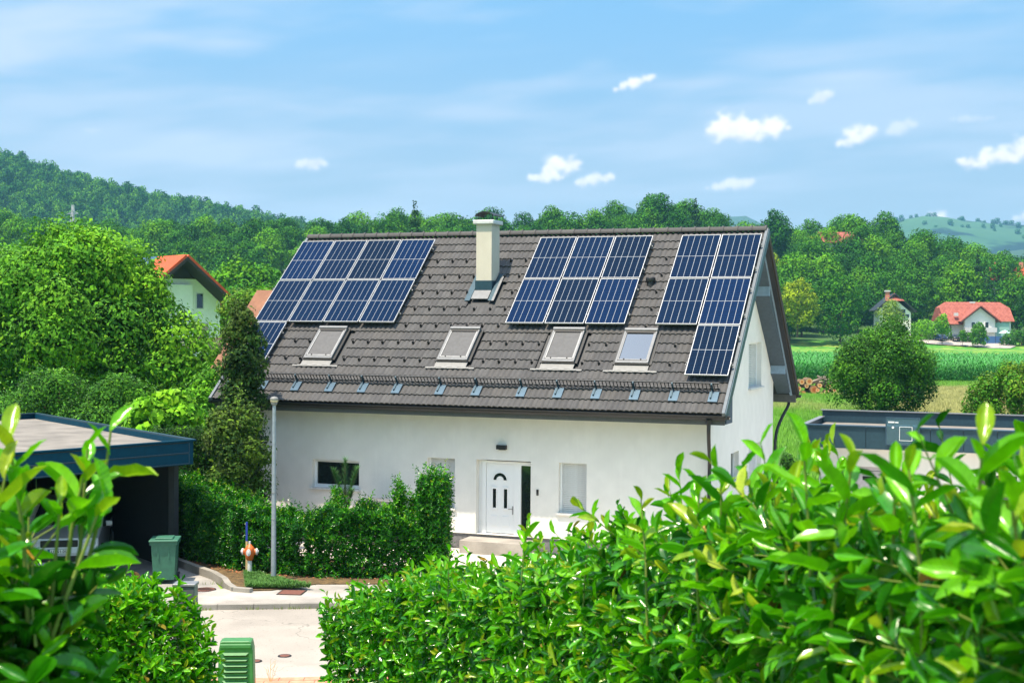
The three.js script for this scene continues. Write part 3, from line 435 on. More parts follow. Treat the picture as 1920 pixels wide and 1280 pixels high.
  const proto = thing('solar_panel', '', 'solar panel', [0, 0, 0], 0, 'solar panels on the grey roof');
  const fw = 0.011;
  part('frame', [bb(0, fw, -0.02, 0.02, 0, PH), bb(PW - fw, PW, -0.02, 0.02, 0, PH), bb(fw, PW - fw, -0.02, 0.02, 0, fw), bb(fw, PW - fw, -0.02, 0.02, PH - fw, PH)], M.frame, proto);
  part('backsheet', bb(fw, PW - fw, -0.012, 0.006, fw, PH - fw), M.backsheet, proto);
  const cw = (PW - 2 * fw) / 6, ch2 = (PH - 2 * fw) / 2, cellG = [0, 1].map((k) => { const g = new THREE.BoxGeometry(cw - 0.0115, 0.006, ch2 - 0.018); return g; });
  const cells = [[0.42, 0.52, 0.52], [0.3, 0.6, 0.7], [0.46, 0.46, 0.42], [0.38, 0.56, 0.58]].map((c) => phy({ color: rgb(...c), map: T.cell, roughness: 1, specularIntensity: 0.05, clearcoat: 0.2, clearcoatRoughness: 0.02 }));
  for (let i = 0; i < 6; i++) for (let j = 0; j < 2; j++) { const m = part('cell_string', cellG[0], cells[0], proto); m.position.set(fw + cw * (i + 0.5), 0.006, fw + ch2 * (j + 0.5)); }
  const pr = rng(77); let first = true;
  for (const [u, v, r, c, cols] of panelAt) {
    const label = `solar panel, ${ord[c]} from the left in the ${rows[r]} row of the ${arr[cols]} array`.replace('first from the left', cols === 2 && r === 2 ? 'only one' : 'first from the left');
    const lab = r === 2 ? `single solar panel hanging below the ${arr[cols]} array` : label;
    const o = first ? proto : copyOf(proto); first = false;
    o.userData.label = lab; o.position.set(...onRoof(u, v, 0.2)); o.rotation.x = TH;
    const pick = cells[Math.floor(pr() * 4)]; o.children.forEach((m) => { if (m.name === 'cell_string') m.material = pick; });
  }
  // rails under the panels, with end clamps
  const rails = [[-14.1, 4, 0, 'left', 'top'], [-14.1, 4, 1, 'left', 'second'], [-14.1, 1, 2, 'left', 'third'], [-6.4, 3, 0, 'middle', 'top'], [-6.4, 3, 1, 'middle', 'second'], [-2.28, 2, 0, 'right', 'top'], [-2.28, 2, 1, 'right', 'second'], [-1.167, 1, 2, 'right', 'third']];
  for (const [u0, n, r, side, row] of rails) for (const k of [0.22, 0.78]) {
    const v = PV + r * (PH + PG) + PH * k, L = n * (PW + PG) - PG, t = thing('mounting_rail', `${k < 0.5 ? 'upper' : 'lower'} aluminium rail under the ${row} panel row of the ${side} array`, 'rail', onRoof(u0 + L / 2, v, 0.155)); t.rotation.x = TH;
    part('rail', bx(L + 0.12, 0.04, 0.04), M.alu, t); for (const s of [-1, 1]) part('end_clamp', [bx(0.03, 0.07, 0.05, s * (L / 2 + 0.02), 0.035, 0), cyl(0.012, 0.012, 0.03, s * (L / 2 + 0.02), 0.08, 0, 8)], M.alu, t);
  }
  // ---- heat pump by the wall
  const ac = thing('heat_pump', 'grey outdoor heat pump unit behind the hedge under the front wall', 'heat pump', [-9.2, 0.2, 4.95]);
  part('casing', bx(1.15, 0.85, 0.38, 0, 0.78, 0, 0.03), M.lead, ac); part('grille', [tri(new THREE.TorusGeometry(0.3, 0.012, 6, 28).translate(-0.2, 0.78, 0.2)), tri(new THREE.TorusGeometry(0.2, 0.008, 6, 28).translate(-0.2, 0.78, 0.2)), tri(new THREE.TorusGeometry(0.1, 0.008, 6, 28).translate(-0.2, 0.78, 0.2))], M.darkMetal, ac); part('fan', tri(new THREE.CircleGeometry(0.29, 28).translate(-0.2, 0.78, 0.194)), M.black, ac);
  for (const s of [-0.4, 0.4]) part('foot', bx(0.08, 0.36, 0.34, s, 0.18, 0), M.gutter, ac);
}

// ---------------------------------------------------------------- foliage: many small leaves set on clumps
const leafMat = (o = {}) => phy({ vertexColors: true, roughness: 0.96, transmission: 0.3, thickness: 0, specularIntensity: 0.35, ...o });
const F = { crown: leafMat(), far: phy({ vertexColors: true, roughness: 1, transmission: 0.15, thickness: 0, specularIntensity: 0.2 }), gloss: leafMat({ clearcoat: 0.35, clearcoatRoughness: 0.35, transmission: 0.25 }) };
const sphere = (r) => { const z = 2 * r() - 1, a = 2 * Math.PI * r(), s = Math.sqrt(1 - z * z); return V(s * Math.cos(a), z, s * Math.sin(a)); };
// blobs: [x, y, z, rx, ry, rz]; n leaves of the given size; tones: linear colours picked leaf by leaf, one leaning per clump
function foliage({ blobs, n, size, seed, tones, mix = 0.5, aspect = 0.55, inner = 0.72, spread = 1, droop = 0, lift = 0.25, cut = 0.62, rag = 0.4 }) {
  const r = rng(seed), area = blobs.map((b) => Math.pow(b[3] * b[4] * b[5], 2 / 3)), total = area.reduce((a, b) => a + b, 0);
  const pos = new Float32Array(n * 12), nor = new Float32Array(n * 12), col = new Float32Array(n * 12), idx = new Uint32Array(n * 6);
  const u = V(0, 0, 0), nn = V(0, 0, 0), t = V(0, 0, 0), s = V(0, 0, 0); let k = 0;
  for (let bi = 0; bi < blobs.length && k < n; bi++) {
    const b = blobs[bi], tone = Math.floor(r() * tones.length), shade = 0.85 + 0.3 * r(); let want = Math.round((area[bi] / total) * n), tries = want * 4;
    while (want > 0 && tries-- > 0 && k < n) {
      const d = sphere(r); if (d.y < -0.35 && r() < 0.55) continue;
      const q = (inner + (spread * (1.06 - inner)) * Math.sqrt(r())) * (1 + rag * 2 * (fbm(d.x * 2.6 + bi * 7.3 + d.z * 1.7, d.y * 2.6 - d.z * 2.1, seed, 2) - 0.5)), x = b[0] + d.x * b[3] * q, y = b[1] + d.y * b[4] * q, z = b[2] + d.z * b[5] * q;
      let hid = false;
      for (let j = 0; j < blobs.length && !hid; j++) if (j !== bi) { const c = blobs[j], e = ((x - c[0]) / c[3]) ** 2 + ((y - c[1]) / c[4]) ** 2 + ((z - c[2]) / c[5]) ** 2; hid = e < cut * cut; }
      if (hid) continue;
      want--;
      u.copy(sphere(r)); nn.copy(d).multiplyScalar(0.9).add(u.multiplyScalar(0.75)).add(V(0, lift, 0)).normalize();
      t.copy(sphere(r)).addScaledVector(V(0, -1, 0), droop); t.addScaledVector(nn, -t.dot(nn)).normalize(); s.crossVectors(nn, t);
      const L = size * (0.6 + 0.8 * r()), w = L * aspect * 0.5, bend = 0.1 * L, o = k * 12;
      const pts = [[0, 0, 0], [0.45 * L, w, bend], [L, 0, -bend * 0.4], [0.45 * L, -w, bend]];
      for (let i = 0; i < 4; i++) { const [a, c, e] = pts[i]; pos[o + i * 3] = x + t.x * (a - L / 2) + s.x * c + nn.x * e; pos[o + i * 3 + 1] = y + t.y * (a - L / 2) + s.y * c + nn.y * e; pos[o + i * 3 + 2] = z + t.z * (a - L / 2) + s.z * c + nn.z * e; }
      const m = nn.clone().multiplyScalar(1 - mix).addScaledVector(d, mix).normalize();
      const c = tones[r() < 0.6 ? tone : Math.floor(r() * tones.length)], j = shade * (0.75 + 0.5 * r());
      for (let i = 0; i < 4; i++) { nor.set([m.x, m.y, m.z], o + i * 3); col.set([c[0] * j, c[1] * j, c[2] * j], o + i * 3); }
      const v = k * 4; idx.set([v, v + 2, v + 1, v, v + 3, v + 2], k * 6); k++;
    }
  }
  const g = new THREE.BufferGeometry();
  g.setAttribute('position', new THREE.BufferAttribute(pos.slice(0, k * 12), 3)); g.setAttribute('normal', new THREE.BufferAttribute(nor.slice(0, k * 12), 3)); g.setAttribute('color', new THREE.BufferAttribute(col.slice(0, k * 12), 3));
  g.setIndex(new THREE.BufferAttribute(idx.slice(0, k * 6), 1)); return g;
}
// clumps over an egg of half width R from y0 to y1
function clumps(R, y0, y1, n, seed, k = 0.36, taper = 0.25) {
  const r = rng(seed), b = [], cy = (y0 + y1) / 2, H = (y1 - y0) / 2; b.push([0, cy, 0, R * 0.72, H * 0.78, R * 0.72]);
  for (let i = 0; i < n; i++) { const y = 1 - (2 * (i + 0.5)) / n, a = i * 2.39996 + r() * 0.9, s = Math.sqrt(1 - y * y) * (1 - taper * y), q = 0.66 + 0.2 * r(), rr = R * k * (0.7 + 0.7 * r()); b.push([Math.cos(a) * s * R * q, cy + y * H * q, Math.sin(a) * s * R * q, rr, rr * (0.75 + 0.3 * r()), rr]); }
  return b;
}
function trunkGeo(y0, y1, r0, blobs, seed, limbs = 10) {
  const r = rng(seed), g = [rod([0, y0, 0], [0.04, lerp(y0, y1, 0.55), 0.03], r0, r0 * 0.6, 10), rod([0.04, lerp(y0, y1, 0.55), 0.03], [0.1, y1, 0.05], r0 * 0.6, r0 * 0.25, 8)];
  for (let i = 0; i < limbs; i++) { const b = blobs[1 + Math.floor(r() * (blobs.length - 1))], h = lerp(y0, y1, 0.3 + 0.55 * r()); g.push(rod([0.03, h, 0.02], [b[0] * 0.9, Math.max(b[1], h + 0.1), b[2] * 0.9], r0 * 0.4, r0 * 0.1, 6)); }
  return merge(g);
}
const at = (name, label, cat, w, l, y, turn = 0, group) => thing(name, label, cat, P(w, l, y), YAW + turn, group);
const G = { // linear leaf colours
  forest: [[0.0388, 0.16, 0.0096], [0.0543, 0.196, 0.008], [0.0279, 0.123, 0.0104], [0.0775, 0.225, 0.008]], forestLight: [[0.0853, 0.261, 0.008], [0.116, 0.29, 0.0096], [0.062, 0.217, 0.0096]], forestDark: [[0.017, 0.0943, 0.0088], [0.0248, 0.116, 0.0096], [0.0341, 0.138, 0.0088]],
  lime: [[0.36, 0.46, 0.012], [0.217, 0.319, 0.0096], [0.171, 0.275, 0.0096], [0.264, 0.362, 0.012]], conifer: [[0.0186, 0.0653, 0.0176], [0.0279, 0.0798, 0.0176]],
  bright: [[0.116, 0.341, 0.0096], [0.155, 0.406, 0.0112], [0.0853, 0.275, 0.0112], [0.202, 0.45, 0.0144]], mid: [[0.0697, 0.239, 0.0112], [0.093, 0.29, 0.0112], [0.0543, 0.196, 0.0128], [0.124, 0.319, 0.0144]], deep: [[0.031, 0.123, 0.0112], [0.0434, 0.16, 0.0112], [0.062, 0.196, 0.0128], [0.0248, 0.102, 0.0128]],
  olive: [[0.0853, 0.174, 0.0112], [0.116, 0.217, 0.0128], [0.0543, 0.131, 0.0112], [0.155, 0.261, 0.016]], pale: [[0.186, 0.29, 0.048], [0.155, 0.261, 0.04], [0.232, 0.348, 0.064]], hornbeam: [[0.0149, 0.0539, 0.00896], [0.0223, 0.0719, 0.00896], [0.0558, 0.117, 0.0128], [0.093, 0.153, 0.0256]],
};

// ---------------------------------------------------------------- the wood behind the fields
{
  const tintSets = [G.forest, G.forestLight, G.forestDark, G.forest], crowns = [], trunks = [];
  for (let i = 0; i < 8; i++) { const blobs = clumps(5.2, 1.5, 15 + (i % 3), 26 + (i % 4) * 3, 300 + i, 0.34, 0.2 + 0.06 * (i % 3)); crowns.push(foliage({ blobs, n: 5600, size: 0.62, seed: 320 + i, tones: tintSets[i % 4], mix: 0.55, inner: 0.55, spread: 1.2, cut: 0.5 })); trunks.push(trunkGeo(-1, 9, 0.28, blobs, 340 + i, 6)); }
  const limeCrown = foliage({ blobs: clumps(5, 1.5, 13, 24, 371, 0.34), n: 5200, size: 0.62, seed: 372, tones: G.lime, mix: 0.6 });
  const firBlobs = []; for (let i = 0; i < 9; i++) { const y = 1.5 + i * 1.7, rr = 3.4 * (1 - i / 9.6); for (let j = 0; j < 5; j++) { const a = j * 1.257 + i; firBlobs.push([Math.cos(a) * rr * 0.6, y, Math.sin(a) * rr * 0.6, rr * 0.55, 0.7, rr * 0.55]); } } firBlobs.push([0, 16.6, 0, 0.35, 1.3, 0.35]);
  const firCrown = foliage({ blobs: firBlobs, n: 4200, size: 0.6, seed: 381, tones: G.conifer, mix: 0.4, droop: 0.7, aspect: 0.35 });
  const r = rng(909), spots = [];
  for (let row = 0; row < 10; row++) {
    const w0 = [338, 352, 368, 386, 405, 425, 446, 467, 488, 505][row];
    for (let l = -0.4 * w0; l < 0.4 * w0; l += row > 7 ? 6.6 : 8.6) { const w = w0 + (r() - 0.5) * 13, ll = l + (r() - 0.5) * 6; spots.push([w, ll, row]); }
  }
  // a looser group nearer on the left, behind the orange-roofed house
  for (const w0 of [205, 240, 275, 308]) for (let l = -0.375 * w0; l < -0.12 * w0; l += 8.2) spots.push([w0 + (r() - 0.5) * 16, l + (r() - 0.5) * 5, -1]);
  const made = {}; let n = 0;
  for (const [w, l, row] of spots) {
    const y = ground(w, l), s = (row < 0 ? 0.78 : 0.86) + 0.34 * r(), top = y + 15.5 * s, px = 960 + (2579 * l) / w, base = 600 - ((y - 6.1) / w) * 2579, py = 600 - ((top - 6.1) / w) * 2579;
    const tall = 0.9 + 0.25 * r(), pick = r(), turn = r() * 6.28, vi = Math.floor(r() * 8);
    if (px < -60 || px > 1985) continue;
    if (px > 545 && px < 1425 && py > 455) continue;                       // behind the roof of the white house
    if (px < 360 && py > 520) continue;                                   // behind the big tree on the left
    if (row >= 0 && row < 2 && l > 84 && l < 132) continue;               // the houses' plots at the wood's edge
    if (row >= 2 && row < 5 && l > 140 && l < 170) continue;              // the orange-roofed house on the slope
    let kind = 'broadleaf', geo = crowns[vi], label = 'green broadleaf tree, one of many in the wood on the slope behind the house', group = 'broadleaf trees of the wood on the slope';
    if (row < 0) { label = 'green broadleaf tree in the valley below the wooded hill at left'; group = 'broadleaf trees below the wooded hill at left'; }
    else if (l > 75 && row >= 0) { label = 'green broadleaf tree in the wood behind the far white houses'; group = 'broadleaf trees of the wood behind the far houses'; }
    if (row >= 8) { label = 'green broadleaf treetop on the skyline of the wood behind the house'; group = 'treetops on the skyline of the wood'; }
    else if (row === 0) { label = 'green broadleaf tree at the front edge of the wood facing the fields'; group = 'trees at the front edge of the wood'; }
    if (pick > 0.975 && row >= 0) { kind = 'lime'; geo = limeCrown; label = 'yellowish green tree standing out among the darker trees of the wood'; group = 'yellowish trees of the wood'; }
    else if (pick < 0.03 && row >= 0) { kind = 'fir'; geo = firCrown; label = 'dark pointed conifer among the broadleaf trees of the wood'; group = 'dark conifers of the wood'; }
    const t = thing(kind === 'fir' ? 'fir_tree' : 'broadleaf_tree', label, 'tree', P(w, l, y - 0.6), turn, group);
    t.scale.set(s, s * tall, s); part('crown', geo, F.far, t); part('trunk', trunks[vi], M.bark, t); n++;
  }
  const special = (name, label, w, l, s, geo) => { const t = at(name, label, 'tree', w, l, ground(w, l) - 0.6, 1); t.scale.setScalar(s); part('crown', geo, F.far, t); part('trunk', trunks[1], M.bark, t); return t; };
  special('broadleaf_tree', 'lime yellow tree at the edge of the wood just right of the white house', 330, 68.5, 0.98, limeCrown).position.y = 3.5;
  special('fir_tree', 'ragged dark conifer poking above the wood left of the chimney', 330, -23.5, 1.32, firCrown).position.y = 11.5;
  special('broadleaf_tree', 'tallest round treetop on the skyline above the middle solar panels', 470, 50, 1.3, crowns[2]).position.y = 28;
  // the wooded hill far left: one mass of trees
  const hr = rng(606), items = [];
  for (let w = 760; w < 1420; w += 9) for (let l = -0.42 * w; l < 0.12 * w; l += 8.5) { const ww = w + (hr() - 0.5) * 8, ll = l + (hr() - 0.5) * 8, y = ground(ww, ll); if (y < 6) continue; items.push([ww, ll, y]); }
  const smallC = [0, 1, 2].map((i) => foliage({ blobs: clumps(4.8, 0, 14, 12, 500 + i, 0.42), n: 520, size: 1.5, seed: 520 + i, tones: [G.forest, G.forestDark, G.forestLight][i], mix: 0.75 }));
  const wood = new THREE.Group(); wood.name = numbered('wooded_hill'); tag(wood, 'steep hill covered in dense blue-green forest at the far left', 'forest', null, 'stuff'); scene.add(wood);
  smallC.forEach((g, k) => { const some = items.filter((_, i) => [0, 0, 1, 2, 0, 1, 1, 2, 0, 0][i % 10] === k), im = new THREE.InstancedMesh(g, F.far, some.length), m = new THREE.Matrix4(), q = new THREE.Quaternion(), up = V(0, 1, 0); some.forEach(([w, l, y], i) => { const s = 0.75 + 0.5 * hr(), p = P(w, l, y - 1); m.compose(V(...p), q.setFromAxisAngle(up, hr() * 6.28), V(s, s * (0.9 + 0.5 * hr()), s)); im.setMatrixAt(i, m); }); im.name = 'tree_cover'; im.castShadow = im.receiveShadow = true; im.userData.kind = 'stuff'; wood.add(im); });
  const hm = new THREE.InstancedMesh(smallC[1], F.far, 90), hq = new THREE.Quaternion(); for (let i = 0; i < 90; i++) { const l = 640 + 420 * hr(), t = 0.15 + 0.8 * hr(), k = i % 3; const p = P(2500 + t * 500, l, 0), s = 0.8 + 0.7 * hr(); p[1] = 1.16 * table(HILLTOP, l) * Math.sin(Math.min(1, t * 1.25) * Math.PI * 0.5) - 8; hm.setMatrixAt(i, new THREE.Matrix4().compose(V(...p), hq, V(s, s, s))); } hm.name = numbered('hill_trees'); tag(hm, 'scattered trees on the far open hill at the right horizon', 'trees', null, 'stuff'); scene.add(hm);
  console.log('forest trees', n, 'hill trees', items.length);
}
// lattice pylon on the hill's foot
{
  const p = thing('power_pylon', 'pale steel lattice power pylon in front of the wooded hill', 'pylon', P(700, -223.8, 18)), g = [], H = 45.5;
  const wAt = (y) => 2.2 * (1 - y / H) + 0.35; for (const [sx, sz] of [[1, 1], [1, -1], [-1, 1], [-1, -1]]) g.push(rod([sx * wAt(0), 0, sz * wAt(0)], [sx * wAt(H), H, sz * wAt(H)], 0.22, 0.16, 5));
  for (let y = 0; y < H - 2; y += 3) { const a = wAt(y), b = wAt(y + 3); for (const s of [1, -1]) g.push(rod([-a, y, s * a], [b, y + 3, s * b], 0.12, 0.12, 4), rod([a, y, s * a], [-b, y + 3, s * b], 0.12, 0.12, 4)); }
  part('mast', g, M.whiteMatte, p); for (const y of [33, 37, 41]) part('cross_arm', [rod([-3.4, y, 0], [3.4, y, 0], 0.16, 0.16, 5), rod([-3.4, y, 0], [0, y + 1.5, 0], 0.1, 0.1, 4), rod([3.4, y, 0], [0, y + 1.5, 0], 0.1, 0.1, 4)], M.galv, p);
}

// ---------------------------------------------------------------- fields on the right
setting('meadow', sheet([[226, -20], [226, 120], [322, 150], [322, -20]], 0.03), M.meadowDry);
setting('crop_strip', sheet([[186, 0], [186, 100], [226, 116], [226, 0]], 0.05), M.lawn);
{
  // corn: rows of plants with arching leaves
  const g = [], r = rng(4); g.push(rod([0, 0, 0], [0, 1.7, 0], 0.018, 0.01, 4).deleteAttribute('uv'));
  for (let i = 0; i < 9; i++) { const a = i * 2.6, y = 0.35 + i * 0.17, L = 0.75, pts = []; for (let k = 0; k <= 3; k++) { const t = k / 3, x = L * t * 0.8, h = y + 0.42 * Math.sin(t * 2.2) - 0.18 * t, w = 0.05 * (1 - t * 0.85); pts.push([Math.cos(a) * x, h, Math.sin(a) * x, -Math.sin(a) * w, Math.cos(a) * w]); } for (let k = 0; k < 3; k++) { const [p, q] = [pts[k], pts[k + 1]], A = [p[0] - p[3], p[1], p[2] - p[4]], B = [p[0] + p[3], p[1], p[2] + p[4]], C = [q[0] - q[3], q[1], q[2] - q[4]], D = [q[0] + q[3], q[1], q[2] + q[4]], bg = new THREE.BufferGeometry(); bg.setAttribute('position', new THREE.Float32BufferAttribute([...A, ...B, ...C, ...B, ...D, ...C], 3)); bg.computeVertexNormals(); g.push(bg); } }
  const plant = merge(g), items = [];
  for (let row = 0; row < 60; row++) { const w = 138 + row * (row < 14 ? 0.75 : 0.8), step = row < 12 ? 0.24 : 0.42; for (let l = 0.18 * w; l < 0.4 * w; l += step) items.push([w + (r() - 0.5) * 0.2, l + (r() - 0.5) * 0.15]); }
  const im = new THREE.InstancedMesh(plant, phy({ color: rgb(1, 1, 1), roughness: 0.9, transmission: 0.25, thickness: 0 }), items.length), m = new THREE.Matrix4(), q = new THREE.Quaternion(), c = new THREE.Color();
  items.forEach(([w, l], i) => { const s = 0.95 + 0.3 * r(); m.compose(V(...P(w, l, 0)), q.setFromAxisAngle(V(0, 1, 0), r() * 6.28), V(s, s, s)); im.setMatrixAt(i, m); const k = 0.8 + 0.4 * r(); im.setColorAt(i, c.setRGB(0.04 * k, 0.27 * k, 0.03 * k)); });
  im.name = numbered('corn'); im.castShadow = im.receiveShadow = true; tag(im, 'dense strip of tall green corn crossing the field', 'corn', null, 'stuff'); scene.add(im);
  // long grass of the near meadow
  const tuft = []; for (let i = 0; i < 9; i++) { const a = r() * 6.28, h = 0.22 + 0.2 * r(), d = 0.12 * r(), e = 0.16 + 0.1 * r(), bg = new THREE.BufferGeometry(), x = Math.cos(a), z = Math.sin(a); bg.setAttribute('position', new THREE.Float32BufferAttribute([x * d - z * 0.018, 0, z * d + x * 0.018, x * d + z * 0.018, 0, z * d - x * 0.018, x * (d + e), h, z * (d + e)], 3)); bg.computeVertexNormals(); tuft.push(bg); }
  const tg = merge(tuft), gi = []; for (let k = 0; k < 60000; k++) { const w = 46 + 92 * Math.pow(r(), 0.8), l = w * (0.17 + 0.22 * r()); gi.push([w, l]); }
  const gm = new THREE.InstancedMesh(tg, phy({ roughness: 0.95, transmission: 0.25, thickness: 0 }), gi.length);
  gi.forEach(([w, l], i) => { const s = 0.8 + 0.9 * r(), dry = smoothstep(fbm(w / 16, l / 9, 77, 4) + (w > 84 && w < 128 && l > 26 ? 0.12 : -0.05), 0.47, 0.68), k = 0.75 + 0.5 * r(); m.compose(V(...P(w, l, -0.02)), q.setFromAxisAngle(V(0, 1, 0), r() * 6.28), V(s, s, s)); gm.setMatrixAt(i, m); gm.setColorAt(i, c.setRGB(lerp(0.13, 0.36, dry) * k, lerp(0.34, 0.36, dry) * k, lerp(0.015, 0.12, dry) * k)); });
  gm.name = numbered('grass'); gm.castShadow = gm.receiveShadow = true; tag(gm, 'long half dry meadow grass between the house and the corn', 'grass', null, 'stuff'); scene.add(gm);
}

// ---------------------------------------------------------------- log pile at the field's edge
{
  const lr = rng(31), end = std({ map: T.logEnd, roughness: 0.9 }), endRed = std({ map: T.logEnd, color: rgb(0.85, 0.6, 0.45), roughness: 0.9 });
  const log = (x, y, r, L, turn, mat, label, group) => { const t = at('log', label, 'log', 113, 23.75 + x, y, turn, group); const g = new THREE.CylinderGeometry(r, r * 0.94, L, 18, 1, true).rotateX(Math.PI / 2), p = g.attributes.position; for (let i = 0; i < p.count; i++) { const k = 1 + 0.06 * Math.sin(i * 2.3 + r * 40); p.setX(i, p.getX(i) * k); p.setY(i, p.getY(i) * k); } g.computeVertexNormals(); part('bark', tri(g), M.bark, t); part('sawn_end', new THREE.CircleGeometry(r * 0.97, 18).translate(0, 0, L / 2 - 0.01), mat, t); part('sawn_end', new THREE.CircleGeometry(r * 0.9, 18).rotateY(Math.PI).translate(0, 0, -L / 2 + 0.01), mat, t); };
  const g = 'cut logs in the pile by the field';
  log(0.9, 0.62, 0.36, 1.1, 0.25, endRed, 'largest reddish log end in the middle of the woodpile', null); log(0.25, 0.28, 0.27, 1.0, -0.3, endRed, 'reddish tilted log at the bottom left of the woodpile', null);
  log(0.55, 1.3, 0.3, 0.9, 0.2, end, 'broad pale log on top of the woodpile beside the roof edge', null); log(0.0, 1.25, 0.22, 0.8, 0.1, end, 'pale log half hidden behind the roof edge on the woodpile', null);
  for (const [x, y, r] of [[0.3, 0.92, 0.18], [1.45, 0.6, 0.17], [2.1, 0.42, 0.22], [2.15, 0.88, 0.2], [0.95, 0.13, 0.13], [2.2, 0.12, 0.13], [1.5, 0.98, 0.2], [1.75, 0.25, 0.2], [2.6, 0.6, 0.18], [2.55, 0.2, 0.16], [1.4, 0.18, 0.16], [-0.35, 0.7, 0.24], [-0.3, 0.22, 0.2]]) log(x, y, r, 0.9 + 0.3 * lr(), (lr() - 0.5) * 0.6, end, 'pale sawn log end stacked in the woodpile', g);
  for (let i = 0; i < 16; i++) { const x = 1.1 + 1.9 * lr(), y = 1.0 + 0.45 * lr() + (x < 2 ? 0.1 : 0), L = 0.7 + 0.7 * lr(), a = (lr() - 0.5) * 1.3, t = at('split_branch', 'bare pale branch thrown on top of the woodpile', 'branch', 113 + (lr() - 0.5) * 0.6, 23.75 + x, y, 0, 'bare branches on the woodpile'); part('branch', rod([-L / 2, -Math.sin(a) * L / 2, -0.3], [L / 2, Math.sin(a) * L / 2, 0.3], 0.06 + 0.03 * lr(), 0.035, 6), M.paleWood, t); }
}

// ---------------------------------------------------------------- simple far buildings
function slab(a, b, c, d, t) { const A = V(...a), n = V(...b).sub(A).cross(V(...d).sub(A)).normalize().multiplyScalar(t), pts = [a, b, c, d].map((p) => V(...p)); return tri(new ConvexGeometry([...pts, ...pts.map((p) => p.clone().add(n))])); }
function win(parent, x0, x1, y0, y1, z, frameMat = M.white, open = 0) { const f = part('window', [bb(x0 - 0.09, x0, y0 - 0.09, y1 + 0.09, z - 0.02, z + 0.05), bb(x1, x1 + 0.09, y0 - 0.09, y1 + 0.09, z - 0.02, z + 0.05), bb(x0, x1, y1, y1 + 0.09, z - 0.02, z + 0.05), bb(x0, x1, y0 - 0.09, y0, z - 0.02, z + 0.05)], frameMat, parent); part('pane', bb(x0, x1, y0, y1, z - 0.015, z + 0.012), M.glass, f); return f; }
{ // the big house with the red roof
  const h = at('red_roofed_house', 'large far white house with long red roof, centre gable and balcony', 'house', 345, 117, 1.1);
  part('wall', [bb(-8.3, 8.2, -0.6, 5.9, -9, 0)], M.wall, h); part('cross_wall', [bb(-4.2, 3.4, -0.6, 5.6, 0, 2.4), prism([[-4.2, 5.6], [3.4, 5.6], [3.4, 6.1], [-0.4, 9.0], [-4.2, 6.1]], 6).translate(0, 0, -3.6)], M.wall, h);
  const mint = part('side_wall', bb(3.6, 7.6, -0.4, 5.3, 0.01, 0.35), std({ color: rgb(0.36, 0.6, 0.52), map: T.plaster, roughness: 0.95 }), h); mint.userData.label = 'mint green stretch of wall at the right';
  const roof = part('roof', tri(new ConvexGeometry([[-8.9, 5.6, 0.7], [8.9, 5.6, 0.7], [-8.9, 5.6, -9.7], [8.9, 5.6, -9.7], [-8.9, 9.0, -2.8], [8.9, 9.0, -2.8], [-8.9, 9.0, -6.2], [8.9, 9.0, -6.2], [-7, 10.5, -4.5], [7, 10.5, -4.5]].map((p) => V(...p)))), M.roofRed, h);
  part('roof_wing', tri(new ConvexGeometry([[-9.6, 4.9, 1.6], [-4.4, 4.9, 1.6], [-9.6, 7.4, -1.2], [-4.4, 7.4, -1.2], [-9.6, 4.7, 1.5], [-4.4, 4.7, 1.5], [-9.6, 4.7, -1.5], [-4.4, 4.7, -1.5]].map((p) => V(...p)))), M.roofRed, roof);
  for (const s of [-1, 1]) part('gable_roof', slab([-0.4, 9.35, 3.2], [-0.4, 9.35, -4], [-0.4 + s * 5.0, 5.4, -4], [-0.4 + s * 5.0, 5.4, 3.2], s > 0 ? -0.22 : 0.22), M.roofRed, roof);
  for (const s of [-1, 1]) part('verge_board', slab([-0.4, 9.3, 3.22], [-0.4 + s * 5.0, 5.35, 3.22], [-0.4 + s * 5.0, 5.15, 3.22], [-0.4, 9.05, 3.22], 0.06), M.darkWood, roof);
  part('roof_light', bb(-6.2, -5.3, 6.9, 7.7, 0.0, 0.9), M.whiteMatte, roof); part('ridge_vent', bb(-0.8, 0.6, 10.2, 10.6, -4.7, -4.1), M.whiteMatte, roof);
  part('balcony', [bb(-4.3, 3.5, 2.9, 3.1, 2.4, 3.5), bb(-4.3, 3.5, 3.1, 4.05, 3.42, 3.5), bb(-4.3, -4.2, 3.1, 4.05, 2.4, 3.42), bb(3.4, 3.5, 3.1, 4.05, 2.4, 3.42)], M.whiteMatte, h);
  for (const x of [-2.5, 0.9]) { win(h, x, x + 0.85, 3.4, 5.4, 2.42); win(h, x - 0.3, x + 0.95, 0.1, 2.0, 2.42); } win(h, -7.7, -7.1, 0.6, 1.7, 0.02); win(h, -6.2, -5.4, 0.3, 1.7, 0.02);
  for (const x of [3.9, 7.4]) part('post', cyl(0.12, 0.12, 3.4, x, 1.1, 1.6, 8), M.whiteMatte, h); part('downpipe', cyl(0.08, 0.08, 5, -6.9, 2.5, 0.1, 6), M.gutter, h);
}
